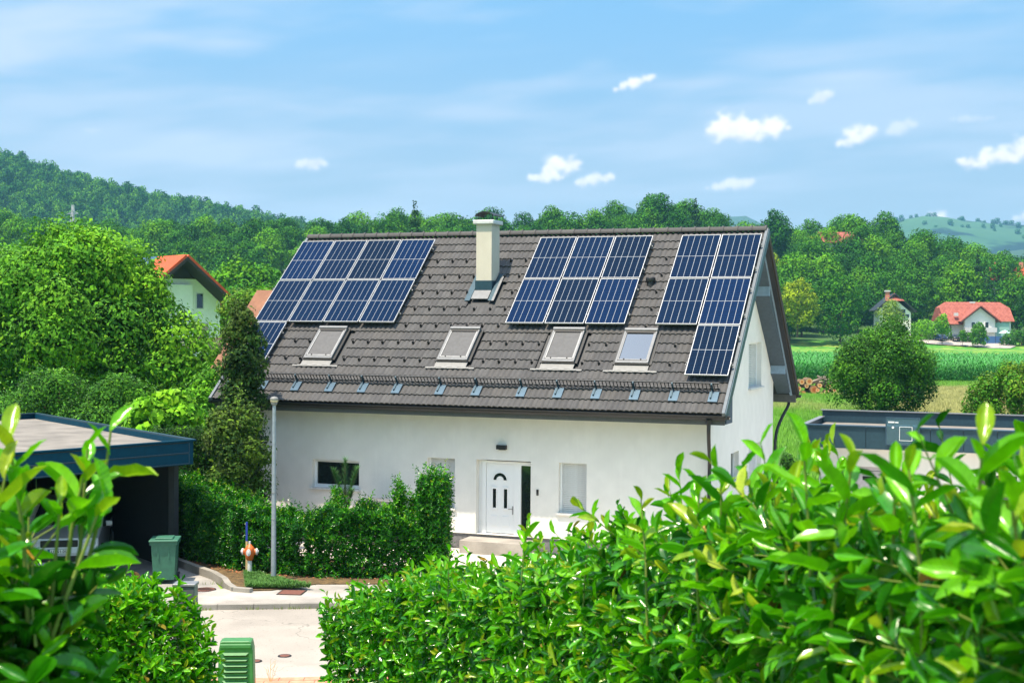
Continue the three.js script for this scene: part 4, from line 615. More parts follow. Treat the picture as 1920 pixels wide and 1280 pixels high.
{ // the narrow white house
  const h = at('narrow_white_house', 'narrow far white house with small red gable roof and tall windows', 'house', 332, 92.3, 1.1, -0.1);
  part('wall', [prism([[-3.6, -0.6], [3.9, -0.6], [3.9, 7.6], [0, 10.9], [-3.6, 8.4]], 8).translate(0, 0, -8)], M.wall, h);
  const roof = part('roof', [slab([0, 11.9, 0.9], [0, 11.9, -8.5], [5.1, 7.6, -8.5], [5.1, 7.6, 0.9], -0.3), slab([0, 11.9, 0.9], [0, 11.9, -8.5], [-4.6, 7.8, -8.5], [-4.6, 7.8, 0.9], 0.3)], M.darkMetal, h);
  part('hip_roof', tri(new ConvexGeometry([[-2.2, 10.4, 1.3], [2.2, 10.4, 1.3], [0, 12.3, -0.6], [-2.2, 10.3, -1], [2.2, 10.3, -1]].map((p) => V(...p)))), M.roofRed, roof);
  part('chimney', [bb(-1.9, -1.0, 9.6, 12.6, -2, -1)], M.brick, roof); part('chimney_cap', bb(-2.1, -0.8, 12.6, 12.95, -2.2, -0.8), M.whiteMatte, roof);
  win(h, 0.3, 2.6, 6.3, 8.4, 0.02); win(h, 2.75, 3.5, 6.3, 7.2, 0.02); win(h, 0.9, 3.2, 2.2, 4.2, 0.02); win(h, -2.6, -0.6, 2.2, 4.2, 0.02); win(h, -2.6, -0.5, 6.3, 8.4, 0.02);
}
function simpleHouse(name, label, w, l, y, turn, L, D, eave, ridge, roofMat, extra) { // ridge along x, gables at the ends
  const h = at(name, label, 'house', w, l, y, turn); part('wall', prism([[-D, -2], [D, -2], [D, eave], [0, ridge - 0.25], [-D, eave]], L).rotateY(Math.PI / 2).translate(-L / 2, 0, 0), M.wall, h);
  const k = (ridge - eave) / D, o = 0.8, o2 = name === 'orange_gable_house' ? 2.6 : o, roof = part('roof', [1, -1].map((s) => slab([-L / 2 - o, ridge, 0], [L / 2 + o2, ridge, 0], [L / 2 + o2, eave - k * o, s * (D + o)], [-L / 2 - o, eave - k * o, s * (D + o)], s > 0 ? -0.25 : 0.25)), roofMat, h); extra?.(h, roof, k); return h;
}
simpleHouse('orange_roofed_house', 'orange-roofed house with two chimneys on the wooded slope at far right', 430, 157, 14, 0, 17, 5, 6, 9.6, M.roofOrange, (h, roof) => { for (const x of [-6.2, 1.5]) part('chimney', bb(x, x + 1, 8.2, 11.4, -0.5, 0.5), M.brick, roof); win(h, -3, -1.6, 2.5, 4, 5.02); win(h, 1.6, 3, 2.5, 4, 5.02); });
simpleHouse('hillside_house', 'house with a pinkish tile roof showing between trees on the hill', 452, 107, 27.5, 0.1, 12, 4.5, 5, 8.2, M.roofRed, (h) => { win(h, -3, -1.6, 2, 3.5, 4.52); });
simpleHouse('small_house', 'small brown-roofed hut below the orange-roofed house at the right edge', 400, 147, 12.6, 0.2, 5, 2.6, 2.8, 4.4, M.roofBrown, (h) => { win(h, -0.8, 0.6, 1, 2, 2.62); });
{ // orange-roofed house behind the big tree on the left
  const L = 12, h = simpleHouse('orange_gable_house', 'light house with a bright orange roof and dark deep gable behind the left tree', 146, -38.4, 1.0, -0.88, L, 5, 7.2, 11.4, M.roofOrange, (hh, roof, k) => {
    part('verge_board', [1, -1].map((s) => slab([L / 2 + 2.62, 11.38, 0], [L / 2 + 2.62, 7.2 - k * 0.8, s * 5.8], [L / 2 + 2.62, 6.85 - k * 0.8, s * 5.8], [L / 2 + 2.62, 11.0, 0], 0.08)), M.darkWood, roof);
    part('gable_lining', [1, -1].map((s) => slab([L / 2 - 0.0, 11.05, 0], [L / 2 + 2.58, 11.05, 0], [L / 2 + 2.58, 6.9 - k * 0.8, s * 5.7], [L / 2 - 0.0, 6.9 - k * 0.8, s * 5.7], 0.06)), M.darkWood, roof);
    for (let i = 0; i < 3; i++) part('solar_panel', slab([2.2 - i * 1.75, 11.55, 0.25], [0.6 - i * 1.75, 11.55, 0.25], [0.6 - i * 1.75, 9.3, 2.95], [2.2 - i * 1.75, 9.3, 2.95], 0.06), phyPanel(), roof);
    for (const x of [4.2, 2.9]) part('roof_vent', bb(x, x + 0.35, 10.6, 10.95, 0.85, 1.2), M.roofBrown, roof);
  });
  const wv = (z0, z1, y0, y1, mat = M.glass) => { const f = part('window', [bb(L / 2 - 0.02, L / 2 + 0.06, y0 - 0.1, y1 + 0.1, z0 - 0.1, z0), bb(L / 2 - 0.02, L / 2 + 0.06, y0 - 0.1, y1 + 0.1, z1, z1 + 0.1), bb(L / 2 - 0.02, L / 2 + 0.06, y1, y1 + 0.1, z0, z1), bb(L / 2 - 0.02, L / 2 + 0.06, y0 - 0.1, y0, z0, z1)], M.whiteMatte, h); part('pane', bb(L / 2 - 0.01, L / 2 + 0.02, y0, y1, z0, z1), mat, f); };
  wv(-3.0, -2.3, 6.2, 7.7); wv(-3.6, -1.9, 2.6, 4.6, std({ color: rgb(0.4, 0.28, 0.25), roughness: 0.9 })); wv(0.4, 1.2, 6.0, 7.5);
  part('overhang_dark_fill', prism([[-2.6, 9.2], [2.6, 9.2], [0, 11.2]], 0.08).rotateY(Math.PI / 2).translate(L / 2 + 0.002, 0, 0), M.darkWood, h);  // dark triangle put on the wall as the deep overhang's shaded underside
  part('bay_wall', bb(L / 2, L / 2 + 0.55, -2, 8.6, -1.6, 1.5), M.wall, h);
}
function phyPanel() { return phyPanel.m ??= phy({ color: rgb(0.8, 0.95, 1.2), map: T.cell, roughness: 0.4, clearcoat: 1, clearcoatRoughness: 0.05 }); }
simpleHouse('brown_roofed_house', 'low building with a brown tile roof behind the left end of the white house', 54.8, -6.7, 0, -YAW, 6.2, 3.4, 4.0, 7.1, M.roofBrown, (h, roof) => { for (let i = 0; i < 9; i++) part('tile_course', slab([-3.92, 7.04 - i * 0.383, 0.06 + i * 0.42], [3.92, 7.04 - i * 0.383, 0.06 + i * 0.42], [3.92, 6.69 - i * 0.383, 0.48 + i * 0.42], [-3.92, 6.69 - i * 0.383, 0.48 + i * 0.42], -0.12), M.roofBrown, roof); });
{ // timber shelter roof
  const t = at('timber_shelter', 'open shelter with a grey board roof between the left trees', 'shelter', 60, -14.3, 0.25, 0.2);
  for (let i = 0; i < 9; i++) part('roof_board', bx(3.2, 0.04, 0.27, 0, 5.0 - i * 0.06, 0.3 * i - 0.6), M.paleWood, t); for (const [x, z] of [[-1.4, -0.5], [1.4, -0.5], [-1.4, 1.7], [1.4, 1.7]]) part('post', bx(0.12, 4.5, 0.12, x, 2.25, z), M.paleWood, t);
  part('back_wall', bx(3, 4.2, 0.1, 0, 2.1, -0.7), M.darkWood, t);
}
// plot of the far house: paving, cars, gate fence, parasol, young trees
setting('forecourt', (() => { const pts = [[343, 101], [343, 122], [330, 121], [325.5, 118], [325.5, 113.5], [329.5, 110], [333, 102], [336, 97]], g = []; const q = pts.map(([w, l]) => P(w, l)), s = new THREE.Shape(q.map(([x, , z]) => new THREE.Vector2(x, -z))); const b = new THREE.ShapeGeometry(s).rotateX(-Math.PI / 2), p = b.attributes.position; for (let i = 0; i < p.count; i++) { const [w, l] = toWL(p.getX(i), p.getZ(i)); p.setY(i, ground(w, l) + 0.25); } b.computeVertexNormals(); return tri(b); })(), M.concrete);
setting('garden_path', sheet([[318.5, 98], [318.5, 111], [320, 111], [320, 98]], 0.08), M.concrete);
function car(name, label, w, l, y, turn, paint) {
  const c = at(name, label, 'car', w, l, y, turn), Wd = 1.78;
  const side = [[-2.05, 0.32], [2.0, 0.32], [2.08, 0.55], [2.02, 0.82], [1.15, 0.98], [0.45, 1.42], [-1.2, 1.46], [-1.95, 1.02], [-2.1, 0.7]];
  const lower = new THREE.ExtrudeGeometry(new THREE.Shape(side.map((p) => new THREE.Vector2(...p))), { depth: Wd - 0.16, bevelEnabled: true, bevelSize: 0.07, bevelThickness: 0.08, bevelSegments: 3 }).translate(0, 0, -(Wd - 0.16) / 2).rotateY(-Math.PI / 2);
  part('body', tri(lower), phy({ color: rgb(...paint), roughness: 0.35, clearcoat: 1, clearcoatRoughness: 0.05 }), c);
  part('windscreen', slab([-0.74, 1.03, 1.13], [0.74, 1.03, 1.13], [0.62, 1.45, 0.5], [-0.62, 1.45, 0.5], 0.1), M.glass, c);
  for (const s of [-1, 1]) { part('side_window', slab([s * 0.885, 0.98, 0.95], [s * 0.885, 0.98, -1.6], [s * 0.8, 1.38, -1.15], [s * 0.8, 1.38, 0.4], s * 0.085), M.glass, c); part('headlight', bx(0.36, 0.17, 0.08, s * 0.66, 0.72, 2.08, 0.04), phy({ color: rgb(0.6, 0.62, 0.65), roughness: 0.15, clearcoat: 1 }), c); part('mirror', bx(0.2, 0.13, 0.1, s * 1.0, 1.03, 0.75, 0.04), phy({ color: rgb(...paint), roughness: 0.4 }), c); }
  part('grille', [bx(0.85, 0.16, 0.05, 0, 0.76, 2.12, 0.02), bx(1.3, 0.14, 0.05, 0, 0.4, 2.12, 0.02)], M.black, c);
  for (const [sx, z] of [[-1, 1.3], [1, 1.3], [-1, -1.3], [1, -1.3]]) { const wl = part('wheel', cyl(0.32, 0.32, 0.22, 0, 0, 0, 20).rotateZ(Math.PI / 2).translate(sx * 0.82, 0.32, z), M.rubber, c); part('rim', cyl(0.2, 0.2, 0.02, 0, 0, 0, 12).rotateZ(Math.PI / 2).translate(sx * 0.94, 0.32, z), M.alu, wl); }
  return c;
}
car('parked_car', 'dark blue car parked at the left of the far forecourt', 339, 105.7, ground(339, 105.7) + 0.3, 0.2, [0.01, 0.03, 0.1]);
car('parked_car', 'black car parked behind a young tree on the far forecourt', 339, 109.4, ground(339, 109.4) + 0.3, -0.1, [0.012, 0.014, 0.016]);
{ const f = at('gate_fence', 'blue board fence in front of the far red-roofed house', 'fence', 335, 116.9, ground(335, 117)); for (let i = 0; i < 3; i++) part('panel', bx(1.86, 1.75, 0.07, (i - 1) * 1.9, 1.0, 0), std({ color: rgb(0.05, 0.13, 0.3), roughness: 0.6 }), f); for (let i = 0; i < 4; i++) part('post', bx(0.09, 1.95, 0.1, (i - 1.5) * 1.9, 0.98, 0), M.darkMetal, f); }
{ const u = at('parasol', 'pale mint parasol beside the far red-roofed house', 'parasol', 336, 120.5, ground(336, 120.5)); part('canopy', lathe([[0.02, 3.3], [0.7, 3.05], [1.5, 2.6], [1.52, 2.45], [1.48, 2.56], [0.7, 3.0]], 8), std({ color: rgb(0.42, 0.68, 0.6), roughness: 0.9 }), u); part('pole', cyl(0.04, 0.04, 3.1, 0, 1.55, 0, 6), M.galv, u); }
function tree(name, label, cat, w, l, y, o) { // crown + trunk from o
  const t = at(name, label, cat, w, l, y, o.turn ?? 0), blobs = o.blobs ?? clumps(o.R, o.y0, o.y1, o.k ?? 26, o.seed, o.kr ?? 0.36, o.taper ?? 0.25); if (o.flat) for (const b of blobs) b[2] *= o.flat;
  part('crown', foliage({ blobs, n: o.n, size: o.size, seed: o.seed + 1, tones: o.tones, mix: o.mix ?? 0.4, aspect: o.aspect ?? 0.55, inner: o.inner ?? 0.7, droop: o.droop ?? 0.2, spread: o.spread ?? 1.15, cut: o.cut ?? 0.6 }), o.mat ?? F.crown, t);
  part(o.stem ?? 'trunk', trunkGeo(-0.3, (o.y0 + o.y1) * 0.55, o.tr ?? 0.14, blobs, o.seed + 2, o.limbs ?? 10), M.bark, t); return t;
}
const gy = (w, l) => ground(w, l);
tree('young_tree', 'slim bright green young tree at the left of the far forecourt', 'tree', 333, 104.2, gy(333, 104), { R: 1.7, y0: 2.4, y1: 7.4, n: 1800, size: 0.42, seed: 701, tones: G.bright, k: 16, tr: 0.1 });
tree('young_tree', 'small sapling on the grass before the black car', 'tree', 330, 108.2, gy(330, 108), { R: 0.9, y0: 1.4, y1: 4.2, n: 700, size: 0.35, seed: 705, tones: G.mid, k: 10, tr: 0.06 });
tree('young_tree', 'bushy young birch in front of the far red-roofed house', 'tree', 328, 111.2, gy(328, 111), { R: 1.9, y0: 0.3, y1: 6.2, n: 2600, size: 0.4, seed: 709, tones: G.mid, k: 18, tr: 0.08, taper: 0.5 });
tree('birch_tree', 'pale loose birch in front of the narrow far house', 'birch', 250, 68.8, 0, { R: 2.3, y0: 3, y1: 10.6, n: 3200, size: 0.34, seed: 713, tones: G.pale, k: 26, tr: 0.1, inner: 0.3, taper: 0.3 });
tree('shrub', 'bright yellow-green shrubbery between the two far white houses', 'shrub', 342, 101.5, gy(342, 101), { blobs: [[-3, 2, 0, 3, 2.4, 2], [0.5, 2.2, 0, 3, 2.6, 2], [3.4, 1.8, 0, 2.4, 2.2, 2], [5.6, 1.4, 0.5, 1.8, 1.8, 1.6]], y0: 0, y1: 3, n: 3600, size: 0.45, seed: 717, tones: G.bright, stem: 'stems' });
tree('shrub', 'dark clipped hedge row in front of the far house beside its blue fence', 'hedge', 337.5, 112.3, gy(337, 112), { blobs: [[-1.6, 1, 0, 1.1, 1.6, 0.9], [-0.2, 1, 0, 1.1, 1.5, 0.9], [1.1, 1, 0, 1.0, 1.5, 0.9]], y0: 0, y1: 2, n: 1500, size: 0.35, seed: 721, tones: G.deep, stem: 'stems' });
tree('shrub', 'dense green bushes right of the far house below its parasol', 'shrub', 332, 123, gy(332, 123), { blobs: [[-3, 1.2, 0, 2, 1.7, 1.6], [-0.5, 1.6, -1, 2.4, 2.2, 1.6], [2.4, 1.4, 0, 2.2, 2, 1.6], [5, 1.6, 0, 2.4, 2.4, 1.6]], y0: 0, y1: 3, n: 3600, size: 0.45, seed: 725, tones: G.forest, stem: 'stems' });

// ---------------------------------------------------------------- trees and shrubs round the house
tree('round_tree', 'big round leafy tree standing alone in the meadow right of the house', 'tree', 87, 23.5, 0, { blobs: [...clumps(2.75, 0.1, 6.2, 44, 731, 0.3, 0.1), [-2.5, 3.6, 0.4, 0.7, 1.2, 0.7], [-2.9, 2.4, 0.3, 0.8, 1.4, 0.8], [2.4, 2.2, 0, 1.0, 1.3, 0.9], [2.6, 3.6, 0, 0.8, 0.9, 0.8], [0.6, 5.9, 0, 0.9, 0.7, 0.8]], y0: 0.1, y1: 6, n: 42000, size: 0.16, seed: 733, tones: G.mid.concat(G.deep), tr: 0.2, mix: 0.35, inner: 0.6 });
{ const b = [], r = rng(740); for (let i = 0; i < 38; i++) { const a = r() * 6.28, d = 0.4 + 1.9 * r(), y = 4.3 - d * 0.75 - 1.7 * r() * r(); b.push([Math.cos(a) * d, y, Math.sin(a) * d, 0.42, 0.34 + 0.3 * r(), 0.42]); if (r() < 0.7) b.push([Math.cos(a) * (d + 0.5), y - 0.7, Math.sin(a) * (d + 0.5), 0.22, 0.55, 0.22]); }
  tree('weeping_tree', 'small tree with drooping sprays at the right edge above the garage', 'tree', 70, 25.9, 0, { blobs: b, y0: 0, y1: 4.2, n: 15000, size: 0.15, seed: 741, tones: G.olive.concat(G.mid), tr: 0.12, inner: 0.2, droop: 0.8, mix: 0.3 }); }
{ // the large spreading tree on the left
  const b = clumps(3.5, 1.6, 9.3, 46, 751, 0.32, 0.1); b.push([-0.6, 9.1, 0, 1.3, 0.9, 1.2], [0.8, 8.9, 0.5, 1.0, 0.8, 1.0], [2.6, 7.2, 0.6, 1.2, 1.1, 1.2], [3.6, 5.9, 0.8, 1.1, 0.9, 1.1], [4.4, 5.2, 1, 1.2, 1.0, 1.2], [5.2, 4.4, 1.2, 1.1, 1.0, 1.1], [5.5, 3.3, 1.4, 1.0, 1.0, 1.1], [4.4, 2.6, 1.8, 1.1, 1.0, 1.1], [3.9, 4.0, 1.2, 1.2, 1.1, 1.2], [-3.2, 7.6, 0.5, 1.5, 1.3, 1.4], [-4.2, 6.4, 0.5, 1.5, 1.4, 1.4], [-4.2, 3.8, 0.6, 1.6, 1.6, 1.5], [-4.6, 2.2, 1, 1.6, 1.4, 1.4], [-5.6, 5, 0, 1.7, 1.8, 1.5]);
  tree('spreading_tree', 'large bright green spreading tree behind the carport at left', 'tree', 56, -17.7, 0, { blobs: b, y0: 1.6, y1: 9.4, n: 92000, size: 0.2, seed: 755, tones: G.bright.concat(G.mid), tr: 0.3, limbs: 22, mix: 0.35, inner: 0.55, spread: 1.25, cut: 0.5, droop: 0.5 });
}
tree('broadleaf_tree', 'olive green tree right of the orange-roofed house behind the columnar tree', 'tree', 62, -11.7, 0, { R: 1.9, y0: 0.8, y1: 7.6, n: 22000, size: 0.17, seed: 761, tones: G.olive.concat(G.mid), k: 30, tr: 0.14, inner: 0.5 });
tree('columnar_tree', 'narrow dark columnar tree in front of the house left end', 'tree', 36, -7.05, 0.1, { blobs: (() => { const b = [], r = rng(765); for (let i = 0; i < 26; i++) { const y = 1.4 + i * 0.19, R = y > 5.2 ? 0.42 * (6.9 - y) / 1.7 + 0.1 : 0.5; const a = i * 2.4; b.push([Math.cos(a) * R * 0.45, y, Math.sin(a) * R * 0.45, R * 0.75, 0.34, R * 0.75]); } return b; })(), y0: 0.5, y1: 6, n: 19000, size: 0.1, seed: 767, tones: G.hornbeam, tr: 0.09, inner: 0.45, mix: 0.25, droop: 0.4, spread: 1.3 });
tree('hornbeam_shrub', 'olive leafy shrub at the foot of the columnar tree beside the lamp', 'shrub', 35, -7.0, 0.1, { blobs: (() => { const b = [], r = rng(771); for (let i = 0; i < 34; i++) { const y = 0.5 + 3.2 * r(), R = 0.76 * (1 - Math.max(0, y - 2.4) / 2.2), a = r() * 6.28; b.push([Math.cos(a) * R * 0.8, y, Math.sin(a) * R * 0.8, 0.34, 0.36, 0.34]); } b.push([0, 2, 0, 0.5, 1.7, 0.5]); return b; })(), y0: 0.1, y1: 3.6, n: 21000, size: 0.095, seed: 773, tones: G.olive.concat(G.hornbeam), tr: 0.06, stem: 'stems', inner: 0.5, mix: 0.25, spread: 1.2 });
tree('globe_tree', 'bright round-headed catalpa with large leaves behind the carport', 'tree', 43, -10.9, 0, { blobs: (() => { const b = [], r = rng(777); for (let i = 0; i < 40; i++) { const y = r(), a = r() * 6.28, R = 1.12 * Math.sqrt(1 - y * y * 0.9); b.push([Math.cos(a) * R * 0.8, 2.3 + y * 1.3, Math.sin(a) * R * 0.8, 0.4, 0.25, 0.4]); } b.push([0, 2.6, 0, 0.9, 0.7, 0.9]); return b; })(), y0: 2.0, y1: 3.6, n: 6500, size: 0.22, aspect: 0.85, seed: 779, tones: G.bright.map(([a, b, d]) => [a * 1.25, b * 1.15, d]), tr: 0.08, inner: 0.6, droop: 1.0, mix: 0.3 });
tree('rounded_shrub', 'rounded green shrub behind the carport roof, the left of two', 'shrub', 48, -16.0, 0, { blobs: [...clumps(1.45, 1.2, 4.2, 26, 781, 0.36), [-1.2, 2.6, 0, 0.8, 0.9, 0.8]], y0: 0.5, y1: 4, n: 19000, size: 0.11, seed: 783, tones: G.mid.concat(G.deep), stem: 'stems', inner: 0.6, mix: 0.35 });
tree('rounded_shrub', 'rounded green shrub behind the carport roof, the right of two', 'shrub', 47, -13.6, 0, { R: 1.35, y0: 1.0, y1: 4.0, n: 18000, size: 0.11, seed: 787, tones: G.mid.concat(G.deep), stem: 'stems', inner: 0.6, mix: 0.35 });
tree('shrub', 'leafy shrub in the shade below the spreading tree near the shelter', 'shrub', 50, -10.9, 0, { R: 1.2, y0: 0.6, y1: 4.3, n: 13000, size: 0.14, seed: 791, tones: G.bright.concat(G.mid), stem: 'stems', inner: 0.4, mix: 0.3 });
tree('shrub', 'wide dark shrub under the spreading tree at the left edge', 'shrub', 50, -19.5, 0, { blobs: [[0, 1.6, 0, 1.8, 1.8, 1.4], [-2.2, 1.8, 0, 1.6, 2.2, 1.4], [1.6, 1.3, 0.4, 1.4, 1.4, 1.2]], y0: 0.4, y1: 3.4, n: 14000, size: 0.14, seed: 795, tones: G.deep, stem: 'stems', inner: 0.5 });
// clipped hedge: leaves over a block
function clipped(name, label, w, l, y, turn, W, H, D, n, size, tones, seed) { const r = rng(seed), b = []; for (let x = -W / 2 + 0.2; x < W / 2; x += 0.3) for (let yy = 0.2; yy < H; yy += 0.3) for (const z of [-D / 2 + 0.2, D / 2 - 0.2]) b.push([x, yy, z, 0.26, 0.24, 0.26]); for (let x = -W / 2 + 0.2; x < W / 2; x += 0.3) for (let z = -D / 2 + 0.2; z < D / 2; z += 0.3) b.push([x, H - 0.2, z, 0.26, 0.22, 0.26]); const t = at(name, label, 'hedge', w, l, y, turn); part('foliage', foliage({ blobs: b, n, size, seed: seed + 1, tones, mix: 0.25, inner: 0.4, cut: 0.3 }), F.crown, t).userData.kind = 'stuff'; part('stems', [0, 1, 2, 3].map((i) => rod([-W / 2 + (W * (i + 0.5)) / 4, 0, 0], [-W / 2 + (W * (i + 0.5)) / 4, H * 0.8, 0.1], 0.03, 0.015, 6)), M.bark, t); return t; }
clipped('clipped_hedge', 'dark clipped box-shaped hedge between the carport and the columnar tree', 36.8, -8.5, 0.1, 0.2, 2.3, 2.9, 1.0, 24000, 0.07, [[0.014, 0.06, 0.008], [0.02, 0.075, 0.008], [0.03, 0.09, 0.01]], 801);
clipped('clipped_hedge', 'low dark hedge behind the right rear corner of the white house', 46.5, 8.9, 0, 0, 1.0, 1.7, 2, 9000, 0.1, G.deep, 811);

// ---------------------------------------------------------------- carport with car, bin, lamp, hydrant
const wlDir = (a, b) => { const d = [b[0] - a[0], b[1] - a[1]], n = Math.hypot(...d); return [d[0] / n, d[1] / n, n]; };
function bar(a, b, y0, y1, t) { // upright board between two ground-plan points [w, l], t thick towards the left of a->b
  const d = wlDir(a, b), n = [-d[1] * t, d[0] * t]; return sheet([a, b, [b[0] + n[0], b[1] + n[1]], [a[0] + n[0], a[1] + n[1]]], y1, y1 - y0);
}
{
  const A = [32.77, -7.64], N = [24.9, -14.3], B = [41.5, -14.44], D = [36.2, -19.3];
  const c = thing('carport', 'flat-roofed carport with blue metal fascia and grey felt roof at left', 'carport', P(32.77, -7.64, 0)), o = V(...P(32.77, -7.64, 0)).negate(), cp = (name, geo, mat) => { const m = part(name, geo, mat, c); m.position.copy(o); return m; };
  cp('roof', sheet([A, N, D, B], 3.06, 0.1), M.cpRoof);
  const edges = [[A, N, 'front_fascia'], [A, B, 'side_fascia'], [B, D, 'rear_fascia'], [D, N, 'far_fascia']];
  for (const [p, q, name] of edges) {
    const s = name === 'front_fascia' || name === 'rear_fascia' ? 1 : -1, d = wlDir(p, q), e = (k) => [p[0] + d[0] * k, p[1] + d[1] * k], f = cp(name, bar(p, q, 2.64, 3.2, -0.05 * s), M.cpBlue), add = (nm, g, m) => { const x = part(nm, g, m, f); return x; };
    add('cap', bar(e(-0.04), q, 3.2, 3.235, -0.11 * s), name === 'front_fascia' ? M.cpBlue : M.flashing);
    if (name === 'front_fascia') { // two raised panels and their pale edges
      for (const [y0, y1] of [[2.68, 2.9], [2.94, 3.16]]) { const a = e(0.12), b = e(d[2] - 0.1), g = (u, v, lo, hi, t, m) => add('panel', bar(u, v, lo, hi, t), m); g(a, b, y0, y1, -0.064, M.cpBlue); add('panel_edge', bar(a, b, y0 - 0.016, y0, -0.085), M.plateBlue); add('panel_edge', bar(a, b, y1, y1 + 0.016, -0.058), M.darkMetal); add('panel_edge', bar(e(0.104), e(0.12), y0, y1, -0.07), M.plateBlue); }
      for (let k = 0.9; k < 10; k += 1.1) for (const y of [2.74, 3.0]) { const [x, , z] = P(e(k)[0], e(k)[1]); add('screw', tri(new THREE.SphereGeometry(0.012, 6, 4)).translate(x - FX * 0.07, y, z - FZ * 0.07), M.alu); }
    }
  }
  const post = (w, l) => { const [x, , z] = P(w, l); return bx(0.16, 2.66, 0.16, x, 1.33, z); };
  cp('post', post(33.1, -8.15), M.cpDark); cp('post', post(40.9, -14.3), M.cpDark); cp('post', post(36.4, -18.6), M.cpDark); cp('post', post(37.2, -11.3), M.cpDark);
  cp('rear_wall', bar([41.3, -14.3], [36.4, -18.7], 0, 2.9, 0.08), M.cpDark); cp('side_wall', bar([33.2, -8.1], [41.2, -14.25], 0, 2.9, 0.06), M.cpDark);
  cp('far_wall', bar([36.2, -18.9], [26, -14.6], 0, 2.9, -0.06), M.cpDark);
}
{ // the white car under the carport
  const c = car('parked_car', 'white car with a registration plate parked in the dark carport', 34.5, -11.1, 0.01, 0.2, [0.72, 0.73, 0.74]);
  const cv = document.createElement('canvas'); cv.width = 512; cv.height = 112; const k = cv.getContext('2d'); k.fillStyle = '#f2f2ee'; k.fillRect(0, 0, 512, 112); k.strokeStyle = '#1c6a4a'; k.lineWidth = 8; k.strokeRect(5, 5, 502, 102); k.fillStyle = '#1f4fb0'; k.fillRect(10, 10, 46, 92); k.fillStyle = '#15181c'; k.font = 'bold 82px sans-serif'; k.textBaseline = 'middle'; k.fillText('LJ', 74, 58); k.fillText('61-DUI', 218, 58); k.fillStyle = '#2a8a5a'; k.beginPath(); k.arc(186, 58, 16, 0, 7); k.fill();
  const t = new THREE.CanvasTexture(cv); t.colorSpace = THREE.SRGBColorSpace;
  const pl = part('number_plate', new THREE.BoxGeometry(0.52, 0.115, 0.012), [M.white, M.white, M.white, M.white, std({ map: t, roughness: 0.4 }), M.white], c); pl.position.set(0, 0.585, 2.15);
}
{ // wheeled bin
  const b = at('wheelie_bin', 'green wheeled rubbish bin standing beside the carport', 'bin', 31.75, -8.0, 0.01, 0.12);
  part('body', tri((() => { const g = new THREE.BoxGeometry(0.56, 0.86, 0.62, 1, 4, 1), p = g.attributes.position; for (let i = 0; i < p.count; i++) { const f = 0.84 + 0.16 * ((p.getY(i) + 0.43) / 0.86); p.setX(i, p.getX(i) * f); p.setZ(i, p.getZ(i) * f); } g.computeVertexNormals(); return g; })().translate(0, 0.53, 0)), M.binGreen, b);
  part('rim', [bx(0.62, 0.06, 0.05, 0, 0.94, 0.31), bx(0.62, 0.06, 0.05, 0, 0.94, -0.31), bx(0.05, 0.06, 0.57, 0.29, 0.94, 0), bx(0.05, 0.06, 0.57, -0.29, 0.94, 0)], M.binGreen, b);
  const lid = part('lid', [bx(0.66, 0.05, 0.7, 0, 1.0, 0.02, 0.02)], M.binGreen, b); part('lid_ridge', bx(0.4, 0.04, 0.42, 0, 1.04, 0.02, 0.018), M.binGreen, lid);
  part('handle', rod([-0.24, 0.97, -0.38], [0.24, 0.97, -0.38], 0.018), M.binGreen, b); for (const x of [-0.12, 0.12]) part('rib', bx(0.03, 0.3, 0.02, x, 0.75, 0.3), M.binGreen, b);
  for (const s of [-1, 1]) { const w = part('wheel', cyl(0.1, 0.1, 0.05, 0, 0, 0, 16).rotateZ(Math.PI / 2).translate(s * 0.27, 0.1, -0.26), M.rubber, b); part('hub', cyl(0.04, 0.04, 0.06, 0, 0, 0, 10).rotateZ(Math.PI / 2).translate(s * 0.27, 0.1, -0.26), M.alu, w); }
}
{ // street lamp
  const l = at('street_lamp', 'slim galvanised street lamp post with a small dome head', 'street lamp', 31.35, -5.42, 0.1);
  part('pole', [cyl(0.04, 0.062, 4.05, 0, 2.02, 0, 16)], M.galv, l); for (const y of [1.45, 2.05]) part('band', tri(new THREE.TorusGeometry(0.055, 0.008, 6, 18).rotateX(Math.PI / 2).translate(0, y, 0)), M.alu, l);
  const head = part('lamp_head', lathe([[0.03, 4.03], [0.06, 4.06], [0.078, 4.1], [0.05, 4.12]], 20), M.leadPale, l); part('lamp_glass', lathe([[0.05, 4.1], [0.085, 4.12], [0.093, 4.16], [0.08, 4.18]], 20), phy({ color: rgb(0.5, 0.42, 0.28), roughness: 0.2, clearcoat: 0.6 }), l); part('lamp_cap', lathe([[0.08, 4.175], [0.1, 4.18], [0.088, 4.215], [0.05, 4.24], [0, 4.25]], 20), M.leadPale, l);
}
